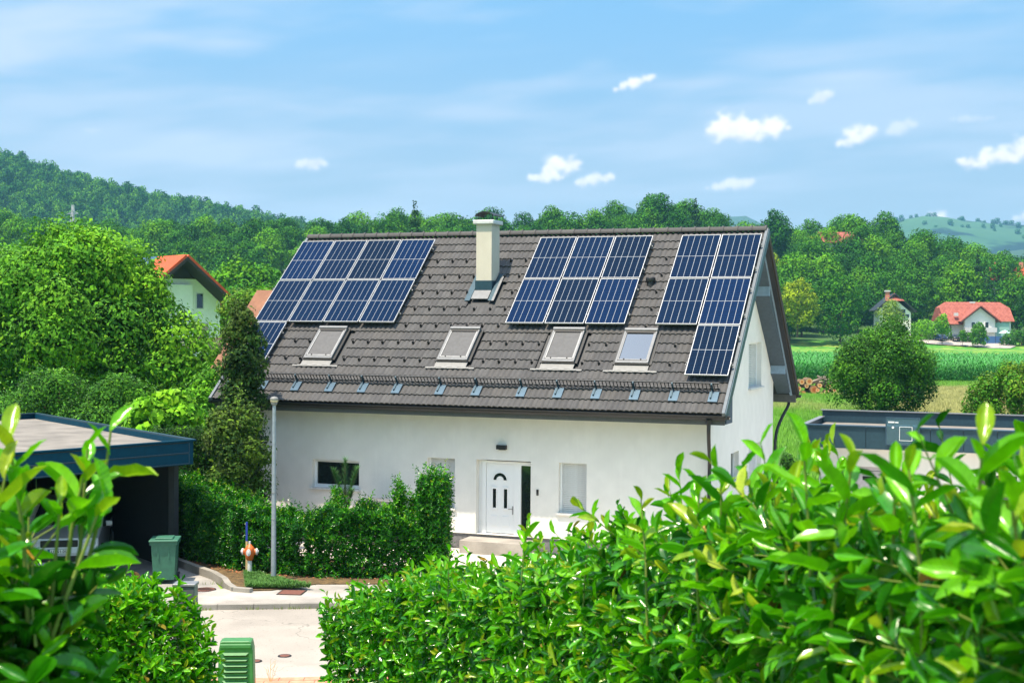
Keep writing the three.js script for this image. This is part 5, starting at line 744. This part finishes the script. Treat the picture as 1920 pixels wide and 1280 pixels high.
{ // hydrant and its marker stake
  const h = at('fire_hydrant', 'orange and white fire hydrant in the low greenery before the laurel hedge', 'hydrant', 31.95, -6.08, 0.1); h.scale.set(0.92, 1.3, 0.92);
  part('stem', [cyl(0.055, 0.06, 0.3, 0, 0.15, 0)], M.whiteMatte, h); part('body', lathe([[0.055, 0.3], [0.09, 0.32], [0.1, 0.36], [0.125, 0.42], [0.125, 0.5], [0.1, 0.54], [0.06, 0.57], [0.03, 0.6], [0, 0.605]], 20), M.orange, h);
  for (const a of [-Math.PI / 2, 0, Math.PI / 2]) { const ca = Math.sin(a), sa = Math.cos(a), o = part('outlet', rod([0, 0.46, 0], [ca * 0.16, 0.46, sa * 0.16], 0.055, 0.055, 14), M.orange, h); part('outlet_cap', [rod([ca * 0.16, 0.46, sa * 0.16], [ca * 0.2, 0.46, sa * 0.2], 0.062, 0.058, 14), rod([ca * 0.2, 0.46, sa * 0.2], [ca * 0.225, 0.46, sa * 0.225], 0.03, 0.025, 8)], M.whiteMatte, o); }
  part('top_nut', cyl(0.03, 0.035, 0.05, 0, 0.62, 0, 6), M.whiteMatte, h);
  const m = at('marker_stake', 'thin marker stake with blue upper half behind the fire hydrant', 'stake', 32.2, -6.2, 0.1); part('lower_half', bx(0.045, 0.8, 0.03, 0, 0.4, 0), M.pole, m); part('upper_half', bx(0.045, 0.45, 0.03, 0, 1.025, 0), M.blue, m);
}
{ // green cabinet, steel post
  const c = at('utility_cabinet', 'green louvred plastic utility cabinet at the near edge of the road', 'utility cabinet', 22.0, -4.4, 0.02, 0.06); c.scale.set(0.94, 0.92, 0.94);
  const prof = [[-0.3, 0], [0.3, 0], [0.276, 0.86], [0.25, 0.99], [0.22, 1.0], [-0.22, 1.0], [-0.25, 0.99], [-0.276, 0.86]];
  part('housing', [tri(new THREE.ExtrudeGeometry(new THREE.Shape(prof.map((p) => new THREE.Vector2(...p))), { depth: 0.22, bevelEnabled: true, bevelSize: 0.015, bevelThickness: 0.04, bevelSegments: 2 }).translate(0, 0, -0.2))], M.cabGreen, c);
  part('lid', [bb(-0.268, 0.268, 0.885, 0.965, 0.03, 0.085, 0.02)], M.cabGreen, c);
  for (let i = 0; i < 8; i++) { const y = 0.79 - i * 0.098, W = 0.232, w0 = 0.18; part('louvre', tri(new ConvexGeometry([[-W, y + 0.03, 0.055], [W, y + 0.03, 0.055], [-w0, y - 0.012, 0.11], [w0, y - 0.012, 0.11], [-w0, y - 0.02, 0.1], [w0, y - 0.02, 0.1], [-W, y + 0.02, 0.055], [W, y + 0.02, 0.055]].map((p) => V(...p)))), M.cabGreen, c); part('slot', bb(-0.2, 0.2, y - 0.045, y - 0.005, 0.058, 0.0625), M.black, c); }
  const p = at('steel_post', 'flat-topped grey steel box post beside the clipped laurel hedge at left', 'post', 13, -3.08, ground(13, -3.1), 0.0), H = 3.61 - ground(13, -3.1);
  part('body', bx(0.2, H - 0.03, 0.16, 0, (H - 0.03) / 2, 0, 0.01), M.lead, p); part('cap', bx(0.216, 0.03, 0.176, 0, H - 0.015, 0, 0.008), M.alu, p);
  const w = at('dry_weed', 'small dry weed growing at the pavers right of the green cabinet', 'weed', 22.9, -4.0, 0.03), wr = rng(3), st = []; for (let i = 0; i < 7; i++) { const a = wr() * 6.28, d = 0.06 + 0.1 * wr(), h = 0.15 + 0.3 * wr(); st.push(rod([0, 0, 0], [Math.cos(a) * d, h, Math.sin(a) * d], 0.004, 0.002, 4), rod([Math.cos(a) * d * 0.7, h * 0.7, Math.sin(a) * d * 0.7], [Math.cos(a + 1) * d, h * 0.95, Math.sin(a + 1) * d], 0.003, 0.002, 4)); } part('stem', st, M.pole, w);
}
// ---------------------------------------------------------------- flat-roofed garage behind the house on the right
{
  const g = thing('garage', 'white flat-roofed garage with dark grey metal fascia right of the house', 'garage', [6, 0, -6.2]), gp = (n, geo, m, p = g) => { const x = part(n, geo, m, p); if (p === g) x.position.set(-6, 0, 6.2); return x; };
  gp('wall', prism(rect(0.45, 13, -0.3, 2.35), 0.25, [rect(1.38, 2.47, -0.1, 1.63), rect(5.1, 6.4, 0.5, 1.6)]).translate(0, 0, -6.85), M.wall); gp('side_wall', [bb(0.45, 0.7, -0.3, 2.35, -12, -6.85), bb(0.7, 13, -0.3, 2.35, -12, -11.75)], M.wall);
  gp('roof', bb(0.1, 13.2, 2.6, 2.72, -12.2, -6.3), M.cpRoof);
  for (let i = 0; i < 14; i++) { const x = 0 + i * 0.96; gp('fascia_panel', bb(x + 0.006, x + 0.954, 2.22, 2.9, -6.24, -6.2, 0.006), M.flashing); }
  gp('fascia_back', bb(0, 13.4, 2.24, 2.88, -6.3, -6.245), M.darkMetal); gp('soffit', bb(0.02, 13.4, 2.2, 2.235, -6.85, -6.25), M.whiteMatte);
  gp('parapet_cap', [bb(-0.06, 13.5, 2.9, 2.935, -6.36, -6.15)], M.plateBlue); gp('parapet', [bb(-0.04, 0.02, 2.22, 2.9, -12.2, -6.25)], M.flashing); gp('rear_parapet', [bb(0, 13.4, 2.6, 3.12, -10.4, -10.3)], M.flashing); gp('rear_cap', [bb(-0.05, 13.5, 3.12, 3.15, -10.46, -10.24), bb(-0.08, 0.1, 2.905, 2.93, -10.24, -6.37)], M.alu);
  const d = gp('door', [bb(1.39, 2.46, -0.1, 1.62, -6.78, -6.72)], std({ color: rgb(0.62, 0.58, 0.62), map: T.metal, roughness: 0.5 })); for (const [x0, x1] of [[1.5, 1.52], [2.33, 2.35]]) part('door_line', bb(x0, x1, 0, 1.5, -6.722, -6.712), M.lead, d); part('door_line', bb(1.52, 2.33, 1.48, 1.5, -6.722, -6.712), M.lead, d); part('door_pane', bb(1.78, 2.2, 1.2, 1.32, -6.724, -6.708), M.glass, d);
  const wn = gp('window', [bb(5.1, 5.18, 0.5, 1.6, -6.8, -6.7), bb(6.32, 6.4, 0.5, 1.6, -6.8, -6.7), bb(5.18, 6.32, 1.52, 1.6, -6.8, -6.7), bb(5.18, 6.32, 0.5, 0.58, -6.8, -6.7)], M.white); part('pane', bb(5.18, 6.32, 0.58, 1.52, -6.76, -6.74), M.glass, wn);
  gp('plinth', bb(0.47, 13, -0.32, 0.02, -6.585, -6.55), M.plinth);
  const b = thing('backboard', 'small clear basketball backboard with white lines fixed to the garage fascia', 'basketball backboard', [2.9, 2.4, -6.1]);
  part('board', bb(-0.35, 0.6, 0, 0.8, -0.02, 0.0), phy({ color: rgb(0.25, 0.42, 0.55), transmission: 0.8, roughness: 0.08, thickness: 0 }), b); part('frame', [bb(-0.38, -0.35, -0.03, 0.83, -0.025, 0.01), bb(0.6, 0.63, -0.03, 0.83, -0.025, 0.01), bb(-0.35, 0.6, -0.03, 0, -0.025, 0.01), bb(-0.35, 0.6, 0.8, 0.83, -0.025, 0.01)], M.plateBlue, b);
  part('marking', [bb(0.032, 0.045, 0.12, 0.55, 0.002, 0.006), bb(0.4, 0.413, 0.12, 0.55, 0.002, 0.006), bb(0.045, 0.4, 0.537, 0.55, 0.002, 0.006), bb(0.045, 0.4, 0.12, 0.133, 0.002, 0.006)], M.white, b); part('marking', [bb(-0.3, -0.12, 0.66, 0.7, 0.002, 0.006), bb(-0.1, 0.0, 0.66, 0.69, 0.002, 0.006), cyl(0.035, 0.035, 0.005, 0, 0, 0, 16).rotateX(Math.PI / 2).translate(-0.16, 0.52, 0.004)], M.white, b); part('bracket', [bb(-0.2, -0.14, 0.2, 0.6, -0.1, -0.025), bb(0.34, 0.4, 0.2, 0.6, -0.1, -0.025)], M.darkMetal, b);
  setting('bounce_yard', tri(new THREE.ShapeGeometry(new THREE.Shape([[-0.62, 7], [16, 7], [16, -9.5], [0, -9.5], [0, -12], [-0.62, -12]].map(([x, z]) => new THREE.Vector2(x, -z)))).rotateX(-Math.PI / 2).translate(0, 0.06, 0)), M.paving);  // unseen paving, added to bounce pale neutral light onto the gable
}

// ---------------------------------------------------------------- laurel: single glossy leaves on shoots
function laurelLeaf(seed, W, fold, droop, wave) { // unit long along z, upper side towards +y
  const rows = 7, pos = [], uv = [], idx = [], r = rng(seed), tw = (r() - 0.5) * 0.25;
  for (let i = 0; i <= rows; i++) { const t = i / rows, hw = W * Math.pow(Math.sin(Math.PI * Math.min(0.985, 0.02 + Math.pow(t, 1.15) * 0.97)), 0.7) * (i === rows ? 0.2 : 1) + 0.004, y = -droop * t * t + 0.03 * Math.sin(t * 9) * wave; for (let j = -2; j <= 2; j++) { const x = (j / 2) * hw, e = Math.abs(j) / 2; pos.push(x + tw * t * t * 0.3, y + fold * hw * e * e * 1.6 + wave * 0.02 * Math.sin(t * 14 + j), t - 0.02 * e); uv.push(0.5 + j / 4, t); } }
  for (let i = 0; i < rows; i++) for (let j = 0; j < 4; j++) { const a = i * 5 + j, b = a + 5; idx.push(a, b, a + 1, a + 1, b, b + 1); }
  const g = new THREE.BufferGeometry(); g.setAttribute('position', new THREE.Float32BufferAttribute(pos, 3)); g.setAttribute('uv', new THREE.Float32BufferAttribute(uv, 2)); g.setIndex(idx); g.computeVertexNormals(); return g;
}
const LEAF = [laurelLeaf(1, 0.185, 0.5, 0.1, 0.4), laurelLeaf(2, 0.17, 0.75, 0.22, 1), laurelLeaf(3, 0.2, 0.35, 0.16, 0.7), laurelLeaf(4, 0.16, 0.9, 0.05, 0.3)];
const LT = { dark: [[0.0232, 0.194, 0.004], [0.0337, 0.244, 0.004], [0.0147, 0.142, 0.0048]], mid: [[0.0737, 0.4, 0.0024], [0.105, 0.477, 0.0024], [0.0473, 0.321, 0.0032]], light: [[0.168, 0.592, 0.0032], [0.211, 0.639, 0.0048]], young: [[0.324, 0.55, 0.0096], [0.432, 0.575, 0.016]], old: [[0.3, 0.24, 0.03], [0.2, 0.11, 0.03]], bud: [[0.6, 0.525, 0.024], [0.6, 0.325, 0.016]] };
const lkey = Object.keys(LT), laurelMat = (c) => phy({ color: rgb(...c), map: T.leaf, bumpMap: T.leafBump, bumpScale: 0.0014, roughness: 0.97, transmission: 0.36, thickness: 0, clearcoat: 1, clearcoatRoughness: 0.2, specularIntensity: 0.05 });
const LM = {}; for (const k of lkey) LM[k] = LT[k].map(laurelMat);
const LMwhite = laurelMat([1, 1, 1]);
function laurel(o) {
  // o.path: [{w, l, top, base, half}] along the hedge; leaves on shoots over its top and sides; o.shoots: tall single shoots [w, l, topY, length]
  const r = rng(o.seed), leaves = [], twigs = [], t = at(o.name, o.label, o.cat ?? 'hedge', o.path[0].w, o.path[0].l, o.path[0].base); t.rotation.y = 0;
  const origin = t.position.clone(), inv = origin.clone().negate();
  const up = V(0, 1, 0), tmp = V(0, 0, 0);
  function shoot(p, dir, len, n, L, young, thick) {
    const side = V(0, 0, 0).crossVectors(dir, Math.abs(dir.y) < 0.9 ? up : V(1, 0, 0)).normalize(), fwd = V(0, 0, 0).crossVectors(side, dir), a0 = r() * 6.28, bend = sphere(r).multiplyScalar(0.12 * len);
    const P0 = p.clone(), point = (s) => P0.clone().addScaledVector(dir, len * s).addScaledVector(bend, s * s);
    if (thick) twigs.push([point(0), point(0.5), point(1), thick]);
    for (let i = 0; i < n; i++) {
      const s = n > 1 ? 0.12 + 0.88 * (i / (n - 1)) : 0.5, a = a0 + i * 2.4 + (r() - 0.5) * 0.5, beta = lerp(1.3, young ? 0.45 : 0.75, s * s) + (r() - 0.5) * 0.3, rad = side.clone().multiplyScalar(Math.cos(a)).addScaledVector(fwd, Math.sin(a));
      const d = dir.clone().multiplyScalar(Math.cos(beta)).addScaledVector(rad, Math.sin(beta)).addScaledVector(up, -0.1 + 0.1 * r()).normalize(), nrm = dir.clone().multiplyScalar(Math.sin(beta)).addScaledVector(rad, -Math.cos(beta)).addScaledVector(sphere(r), 0.25); nrm.addScaledVector(d, -nrm.dot(d)).normalize();
      const tip = s > 0.86, q = r(), tone = tip && young ? (q < 0.45 ? 'young' : q < 0.5 ? 'bud' : 'light') : s > 0.55 && young ? (q < 0.7 ? 'light' : q < 0.78 ? 'young' : 'mid') : q < o.mix[0] ? 'dark' : q < o.mix[1] ? 'mid' : q < o.mix[2] ? 'light' : r() < 0.75 ? 'young' : 'old';
      if (o.clear) { const q = point(s).addScaledVector(d, L * 0.5), [w, l] = toWL(q.x, q.z); if (o.clear.some(([a, b, ra, rb]) => Math.abs(l / w - a) < ra && Math.abs((6.11 - q.y) / w - b) < rb)) continue; }
      leaves.push({ p: point(s), d, n: nrm, L: L * (tip ? 0.45 + 0.35 * r() : 0.6 + 0.6 * r()) * (tone === 'bud' ? 0.6 : 1), tone, k: Math.floor(r() * LT[tone].length), v: Math.floor(r() * 4), s });
    }
  }
  for (let i = 0; i + 1 < o.path.length; i++) {
    const A = o.path[i], B = o.path[i + 1], [dw, dl, len] = wlDir([A.w, A.l], [B.w, B.l]), nw = -dl, nl = dw;   // n points to one side
    const faces = [['top', len * (A.half + B.half)], ['in', len * (A.top - A.base + B.top - B.base) / 2], ['out', len * (A.top - A.base + B.top - B.base) / 2]];
    if (i === 0) faces.push(['endA', 2 * A.half * (A.top - A.base)]); if (i === o.path.length - 2) faces.push(['endB', 2 * B.half * (B.top - B.base)]);
    for (const [f, area] of faces) {
      if (o.skip?.includes(f)) continue;
      const n = Math.round(area * o.density * (o.bias?.[f] ?? 1));
      for (let k = 0; k < n; k++) {
        let s = f === 'endA' ? 0 : f === 'endB' ? 1 : r(); const h = lerp(A.half, B.half, s), top = lerp(A.top, B.top, s), base = lerp(A.base, B.base, s), q = r();
        let off, y, dir;
        const W = (a, b, c) => V(a * FX + b * RX, c, a * FZ + b * RZ);
        if (f === 'top') { off = (2 * r() - 1) * h; y = top + (fbm(lerp(A.w, B.w, s) * 2.3 + off * 3, lerp(A.l, B.l, s) * 3.1, 5, 3) - 0.5) * (o.rough ?? 0.3); dir = W(nw * off / h * 0.5, nl * off / h * 0.5, 1); }
        else if (f === 'in' || f === 'out') { const g = f === 'in' ? 1 : -1; off = g * h; y = lerp(base, top, Math.pow(q, 0.8)); const lift = 0.4 + 0.5 * r(); dir = W(nw * g, nl * g, lift); off += (fbm(s * len * 2.5, y * 2.5, 9, 3) - 0.5) * (o.rough ?? 0.3) * 0.8; }
        else { const g = f === 'endA' ? -1 : 1; off = (2 * r() - 1) * h; y = lerp(base, top, Math.pow(q, 0.8)); dir = W(dw * g, dl * g, 0.5 + 0.4 * r()); }
        dir.add(sphere(r).multiplyScalar(o.wild ?? 0.45)).normalize();
        const p = V(...P(lerp(A.w, B.w, s) + nw * off, lerp(A.l, B.l, s) + nl * off, y)), depth = r() < 0.4 ? 0.3 * r() : 0, SL = o.shootLen * (0.6 + 0.8 * r()), tall = f === 'top' && r() < (o.tall ?? 0.06);
        const L2 = tall ? SL * 1.5 : SL; p.addScaledVector(dir, -(L2 * (tall ? 0.45 : 0.8)) - depth);
        shoot(p, dir, L2, Math.round(o.perShoot * (tall ? 1.3 : 1)), o.leaf, f === 'top' ? r() < (o.youngTop ?? 0.5) : r() < (o.youngSide ?? 0.15), o.twig);
      }
    }
  }
  for (const [w, l, y, len, n, ld, ll] of o.shoots ?? []) { const dir = V((ll ?? 0) * RX, 1, (ll ?? 0) * RZ).addScaledVector(V(FX, 0, FZ), ld ?? 0).normalize(), p = V(...P(w, l, y)).addScaledVector(dir, -len); shoot(p, dir, len, n ?? 12, o.leaf * 1.1, true, (o.twig ?? 0.003) * 1.6); }
  // matrices; the largest in view become leaves of their own
  const m = new THREE.Matrix4(), x = V(0, 0, 0);
  for (const f of leaves) { x.crossVectors(f.n, f.d).normalize(); m.makeBasis(x.clone().multiplyScalar(f.L), f.n.clone().multiplyScalar(f.L), f.d.clone().multiplyScalar(f.L)).setPosition(f.p.clone().add(inv)); f.m = m.clone(); const [w, l] = toWL(f.p.x, f.p.z), px = (l / w) * 2579, py = ((f.p.y - 6.11) / w) * 2579; f.score = w > 0.5 && Math.abs(px) < 970 && py > -690 && py < 690 ? (f.L / w) * (0.6 + f.s) : 0; }
  leaves.sort((a, b) => b.score - a.score);
  const single = o.single ?? 0;
  leaves.slice(0, single).forEach((f) => { const q = part('leaf', LEAF[f.v], LM[f.tone][f.k], t); q.applyMatrix4(f.m); });
  const c = new THREE.Color();
  for (let v = 0; v < 4; v++) { const some = leaves.slice(single).filter((f) => f.v === v), im = new THREE.InstancedMesh(LEAF[v], LMwhite, some.length); some.forEach((f, i) => { im.setMatrixAt(i, f.m); const k = 0.85 + 0.3 * hash(i, v, 3), q = LT[f.tone][f.k]; im.setColorAt(i, c.setRGB(q[0] * k, q[1] * k, q[2] * k)); }); im.name = 'foliage'; im.castShadow = im.receiveShadow = true; im.userData.kind = 'stuff'; t.add(im); }
  if (twigs.length) { const g = []; for (const [a, b, d, th] of twigs) g.push(rod(a.toArray(), b.toArray(), th, th * 0.85, 5), rod(b.toArray(), d.toArray(), th * 0.85, th * 0.5, 5)); const q = part('twigs', merge(g).translate(inv.x, inv.y, inv.z), std({ color: rgb(0.16, 0.22, 0.03), roughness: 0.7 }), t); q.userData.kind = 'stuff'; }
  const stem = []; for (let i = 0; i + 1 < o.path.length; i++) { const A = o.path[i], B = o.path[i + 1]; for (let k = 0; k < 5; k++) { const s = (k + 0.5) / 5, p = P(lerp(A.w, B.w, s), lerp(A.l, B.l, s), lerp(A.base, B.base, s)); stem.push(rod([p[0], p[1] - 0.3, p[2]], [p[0] + 0.1 * (r() - 0.5), lerp(A.top, B.top, s) - 0.25, p[2] + 0.1 * (r() - 0.5)], 0.025, 0.01, 6)); } }
  part('stems', merge(stem).translate(inv.x, inv.y, inv.z), M.bark, t).userData.kind = 'stuff';
  console.log(o.name, 'leaves', leaves.length);
  return t;
}
const hb = (w, l) => ground(w, l);
laurel({ name: 'laurel_hedge', label: 'tall bright laurel hedge with young shoots filling the lower right foreground', seed: 11, density: 95, perShoot: 10, shootLen: 0.28, leaf: 0.105, twig: 0.003, mix: [0.3, 0.72, 0.97], youngTop: 0.55, youngSide: 0.25, tall: 0.13, rough: 0.34, single: 300, skip: ['endB'], bias: { top: 1.15, in: 0.95, out: 0.6 },
  path: [{ w: 12.4, l: -1.2, top: 3.55, base: 1.7, half: 0.5 }, { w: 10.4, l: -0.3, top: 4.13, base: 2.1, half: 0.5 }, { w: 8.7, l: 0.34, top: 4.53, base: 2.5, half: 0.52 }, { w: 7.0, l: 0.8, top: 4.87, base: 2.9, half: 0.52 }, { w: 5.3, l: 1.05, top: 5.27, base: 3.2, half: 0.52 }, { w: 4.1, l: 1.16, top: 5.48, base: 3.35, half: 0.5 }, { w: 3.2, l: 1.2, top: 5.66, base: 3.4, half: 0.48 }, { w: 2.55, l: 1.22, top: 5.76, base: 3.5, half: 0.46 }, { w: 1.9, l: 1.25, top: 5.80, base: 3.6, half: 0.44 }],
  shoots: [[7.2, 0.05, 5.02, 0.5, 16], [6.2, 0.33, 5.20, 0.4, 12], [9.0, -0.41, 4.62, 0.45, 10], [7.6, 0.13, 4.87, 0.4, 12], [4.6, 0.46, 5.49, 0.4, 12], [4.0, 0.51, 5.65, 0.42, 14, 0, -0.1], [3.9, 0.6, 5.66, 0.4, 12], [3.7, 0.66, 5.63, 0.4, 12, 0, 0.1], [3.0, 0.66, 5.80, 0.4, 13], [2.8, 0.69, 5.83, 0.38, 12, 0, 0.1], [2.7, 0.75, 5.80, 0.36, 12], [2.45, 0.74, 5.86, 0.36, 13], [2.35, 0.79, 5.89, 0.38, 12], [2.3, 0.83, 5.88, 0.34, 11, 0, 0.15], [2.2, 0.81, 5.87, 0.34, 11], [2.1, 0.8, 5.85, 0.34, 11], [3.3, 0.66, 5.69, 0.36, 11], [2.9, 0.75, 5.70, 0.36, 12]] });
laurel({ name: 'laurel_hedge', label: 'clipped yellow-green laurel hedge at lower left beside the steel post', seed: 21, density: 170, perShoot: 10, shootLen: 0.26, leaf: 0.115, twig: 0.003, mix: [0.06, 0.42, 0.97], youngTop: 0.6, youngSide: 0.35, tall: 0.03, rough: 0.25, single: 300, bias: { out: 0.6 },
  path: [{ w: 12.1, l: -6.2, top: 3.72, base: 1.6, half: 0.5 }, { w: 12.2, l: -4.4, top: 3.78, base: 1.6, half: 0.5 }, { w: 12.2, l: -3.25, top: 3.7, base: 1.6, half: 0.46 }, { w: 12.0, l: -2.85, top: 3.16, base: 1.7, half: 0.42 }] });
laurel({ name: 'laurel_bush', label: 'dark near laurel bush with tall upright shoots at the left edge', cat: 'bush', seed: 31, clear: [[-0.329, 0.165, 0.022, 0.018]], density: 150, perShoot: 10, shootLen: 0.3, leaf: 0.115, twig: 0.0035, mix: [0.5, 0.92, 0.99], youngTop: 0.3, youngSide: 0.05, tall: 0.05, rough: 0.25, single: 300,
  path: [{ w: 3.5, l: -1.9, top: 5.64, base: 4.4, half: 0.28 }, { w: 3.1, l: -1.38, top: 5.64, base: 4.4, half: 0.28 }, { w: 2.85, l: -1.04, top: 5.54, base: 4.4, half: 0.2 }],
  shoots: [[2.9, -1.02, 5.86, 0.42, 12], [3.0, -0.95, 5.8, 0.3, 8, 0, 0.1], [3.05, -0.89, 5.82, 0.45, 12, 0, 0.25], [2.9, -0.87, 5.72, 0.35, 9, 0, 0.35], [2.8, -1.08, 5.8, 0.4, 10], [3.1, -0.86, 5.86, 0.4, 7, 0, 0.3], [2.95, -0.98, 5.7, 0.4, 12, 0, 0.05]] });
laurel({ name: 'laurel_hedge', label: 'dark glossy laurel hedge behind the fire hydrant and the lamp post', seed: 41, density: 300, perShoot: 10, shootLen: 0.3, leaf: 0.1, mix: [0.82, 0.98, 0.998], youngTop: 0.22, youngSide: 0.04, tall: 0.08, rough: 0.75, skip: ['in'], bias: { top: 1.1 },
  path: [{ w: 32.1, l: -1.9, top: 1.3, base: 0.15, half: 0.5 }, { w: 32.2, l: -2.7, top: 1.6, base: 0.15, half: 0.55 }, { w: 32.3, l: -3.9, top: 1.72, base: 0.15, half: 0.55 }, { w: 32.4, l: -4.7, top: 1.35, base: 0.15, half: 0.55 }, { w: 33.1, l: -6.1, top: 1.5, base: 0.15, half: 0.6 }, { w: 34.2, l: -7.4, top: 1.85, base: 0.15, half: 0.6 }, { w: 35.3, l: -8.6, top: 1.95, base: 0.15, half: 0.55 }] });
laurel({ name: 'laurel_bush', label: 'tall upright laurel bush at the right end of the hydrant hedge', cat: 'bush', seed: 51, density: 240, perShoot: 10, shootLen: 0.34, leaf: 0.1, mix: [0.72, 0.96, 0.995], youngTop: 0.3, youngSide: 0.1, tall: 0.3, rough: 0.4,
  path: [{ w: 31.9, l: -2.05, top: 2.4, base: 0.15, half: 0.36 }, { w: 31.8, l: -1.5, top: 2.5, base: 0.15, half: 0.4 }] });
for (const [w, l, h, lab] of [[32.6, -2.75, 2.35, 'thin upright laurel shoot left of the tall bush before the heat pump'], [32.5, -4.2, 2.15, 'upright laurel shoot below the half-height window'], [32.7, -2.4, 2.0, 'short laurel shoot rising next to the tall laurel bush']]) laurel({ name: 'laurel_shoot', label: lab, cat: 'shrub', seed: Math.round(w * 100 + l * 1000), density: 120, perShoot: 10, shootLen: 0.4, leaf: 0.095, mix: [0.4, 0.85, 0.98], youngTop: 0.4, youngSide: 0.1, rough: 0.2, path: [{ w, l, top: h, base: 1.2, half: 0.14 }, { w, l: l + 0.22, top: h - 0.2, base: 1.2, half: 0.14 }] });
{ // young pine in the hedge
  const p = at('young_pine', 'young pine with three upright candles in the hedge below the window', 'pine', 32.9, -3.98, 0.15), r = rng(61), pos = [], c = [[0, 1.2, 0, 0, 2.62, 0], [-0.05, 1.7, 0, -0.28, 2.35, 0], [0.05, 1.7, 0, 0.3, 2.4, 0.05], [0, 1.3, 0.1, 0.2, 1.9, 0.2], [0, 1.3, 0.1, -0.2, 1.9, 0.2]];
  for (const [x0, y0, z0, x1, y1, z1] of c) for (let i = 0; i < 700; i++) { const t = r(), a = r() * 6.28, b = 0.16 * (1 - 0.3 * t), x = lerp(x0, x1, t), y = lerp(y0, y1, t), z = lerp(z0, z1, t), e = [x + Math.cos(a) * b, y + 0.11, z + Math.sin(a) * b]; pos.push(x - Math.sin(a) * 0.004, y, z + Math.cos(a) * 0.004, x + Math.sin(a) * 0.004, y, z - Math.cos(a) * 0.004, ...e); }
  const g = new THREE.BufferGeometry(); g.setAttribute('position', new THREE.Float32BufferAttribute(pos, 3)); g.computeVertexNormals(); const nd = part('needles', g, std({ color: rgb(0.05, 0.16, 0.03), roughness: 0.8 }), p); nd.userData.kind = 'stuff'; part('stem', c.map(([a, b, d, e, f, h]) => rod([a, b, d], [e, f - 0.05, h], 0.02, 0.01, 6)).concat(rod([0, 0, 0], [0, 1.7, 0], 0.03, 0.02, 6)), M.bark, p);
}
{ // low ground cover under the hydrant
  const r = rng(71), pos = []; for (let i = 0; i < 16000; i++) { const s = r(), q = r(), w = lerp(30.45, 32.15, s), l = lerp(-5.95, lerp(-4.5, -6.4, s * 0.7), q) - (s - 0.2) * 0.35; const [x, , z] = P(w, l), h = 0.05 + 0.12 * r() * (fbm(w * 3, l * 3, 8, 3) + 0.4), a = r() * 6.28, d = 0.03 + 0.05 * r(), cx = Math.cos(a), cz = Math.sin(a); pos.push(x - cz * 0.018, 0.12 + h * 0.5, z + cx * 0.018, x + cz * 0.018, 0.12 + h * 0.5, z - cx * 0.018, x + cx * d, 0.12 + h, z + cz * d); }
  const g = new THREE.BufferGeometry(); g.setAttribute('position', new THREE.Float32BufferAttribute(pos, 3)); g.computeVertexNormals(); const m = part('ground_cover', g, phy({ color: rgb(0.07, 0.2, 0.02), roughness: 0.9, transmission: 0.25, thickness: 0 })); tag(m, 'patch of low green ground cover round the hydrant and lamp foot', 'ground cover', null, 'stuff');
  const lr = rng(72), lp = []; for (let i = 0; i < 1400; i++) { const w = 31.6 + 1.2 * lr() + (i % 2) * 0.2, l = -8 + 6.5 * lr(), [x, , z] = P(w + Math.max(0, -l - 5.5) * 0.7, l), a = lr() * 6.28, s = 0.03 + 0.03 * lr(); lp.push(x, 0.135 + 0.02 * lr(), z, x + Math.cos(a) * s, 0.14 + 0.03 * lr(), z + Math.sin(a) * s, x + Math.cos(a + 1) * s, 0.14, z + Math.sin(a + 1) * s); }
  const lg = new THREE.BufferGeometry(); lg.setAttribute('position', new THREE.Float32BufferAttribute(lp, 3)); lg.computeVertexNormals(); tag(part('leaf_litter', lg, std({ color: rgb(0.34, 0.13, 0.05), roughness: 0.9 })), 'brown fallen leaves on the bed under the laurel hedge', 'leaf litter', null, 'stuff');
}
{ // red flowers just behind the near hedge
  for (const [w, l, y, lab] of [[6.2, 1.38, 5.1, 'red flower showing through the right laurel hedge, the larger one'], [6.3, 1.36, 5.28, 'small red flower tip above the larger red flower in the right hedge']]) { const f = at('red_flower', lab, 'flower', w, l, y), g = []; for (let i = 0; i < 6; i++) g.push(tri(new THREE.SphereGeometry(0.028, 8, 6).scale(1, 0.35, 0.7).rotateZ(0.5).translate(0.03, 0.012, 0).rotateY(i * 1.05))); part('petals', g, std({ color: rgb(0.75, 0.03, 0.01), roughness: 0.6 }), f); part('stalk', rod([0, -0.35, 0], [0, 0, 0], 0.004), std({ color: rgb(0.06, 0.16, 0.03) }), f); }
}

{ // small weeds in the joints of the street edge
  const r = rng(91), pos = []; for (let i = 0; i < 900; i++) { const l = -7 + 15 * r(), k = fbm(l * 1.7, 3, 4, 3); if (k < 0.5) continue; const w = r() < 0.5 ? kw(l) - 0.13 - 0.03 * r() : 31.6 - 0.08 * r() + (l < -4.4 ? -0.5 : 0), [x, , z] = P(w, l), a = r() * 6.28, h = 0.03 + 0.07 * r(), y = w > 30 ? 0.1 : 0.004; pos.push(x - 0.008, y, z, x + 0.008, y, z, x + Math.cos(a) * 0.03, y + h, z + Math.sin(a) * 0.03); }
  const g = new THREE.BufferGeometry(); g.setAttribute('position', new THREE.Float32BufferAttribute(pos, 3)); g.computeVertexNormals(); tag(part('weeds', g, std({ color: rgb(0.14, 0.2, 0.03), roughness: 0.9 })), 'sparse small weeds in the joints along the kerb and pavement edge', 'weeds', null, 'stuff');
}
camera.updateMatrixWorld();
renderer.render(scene, camera);
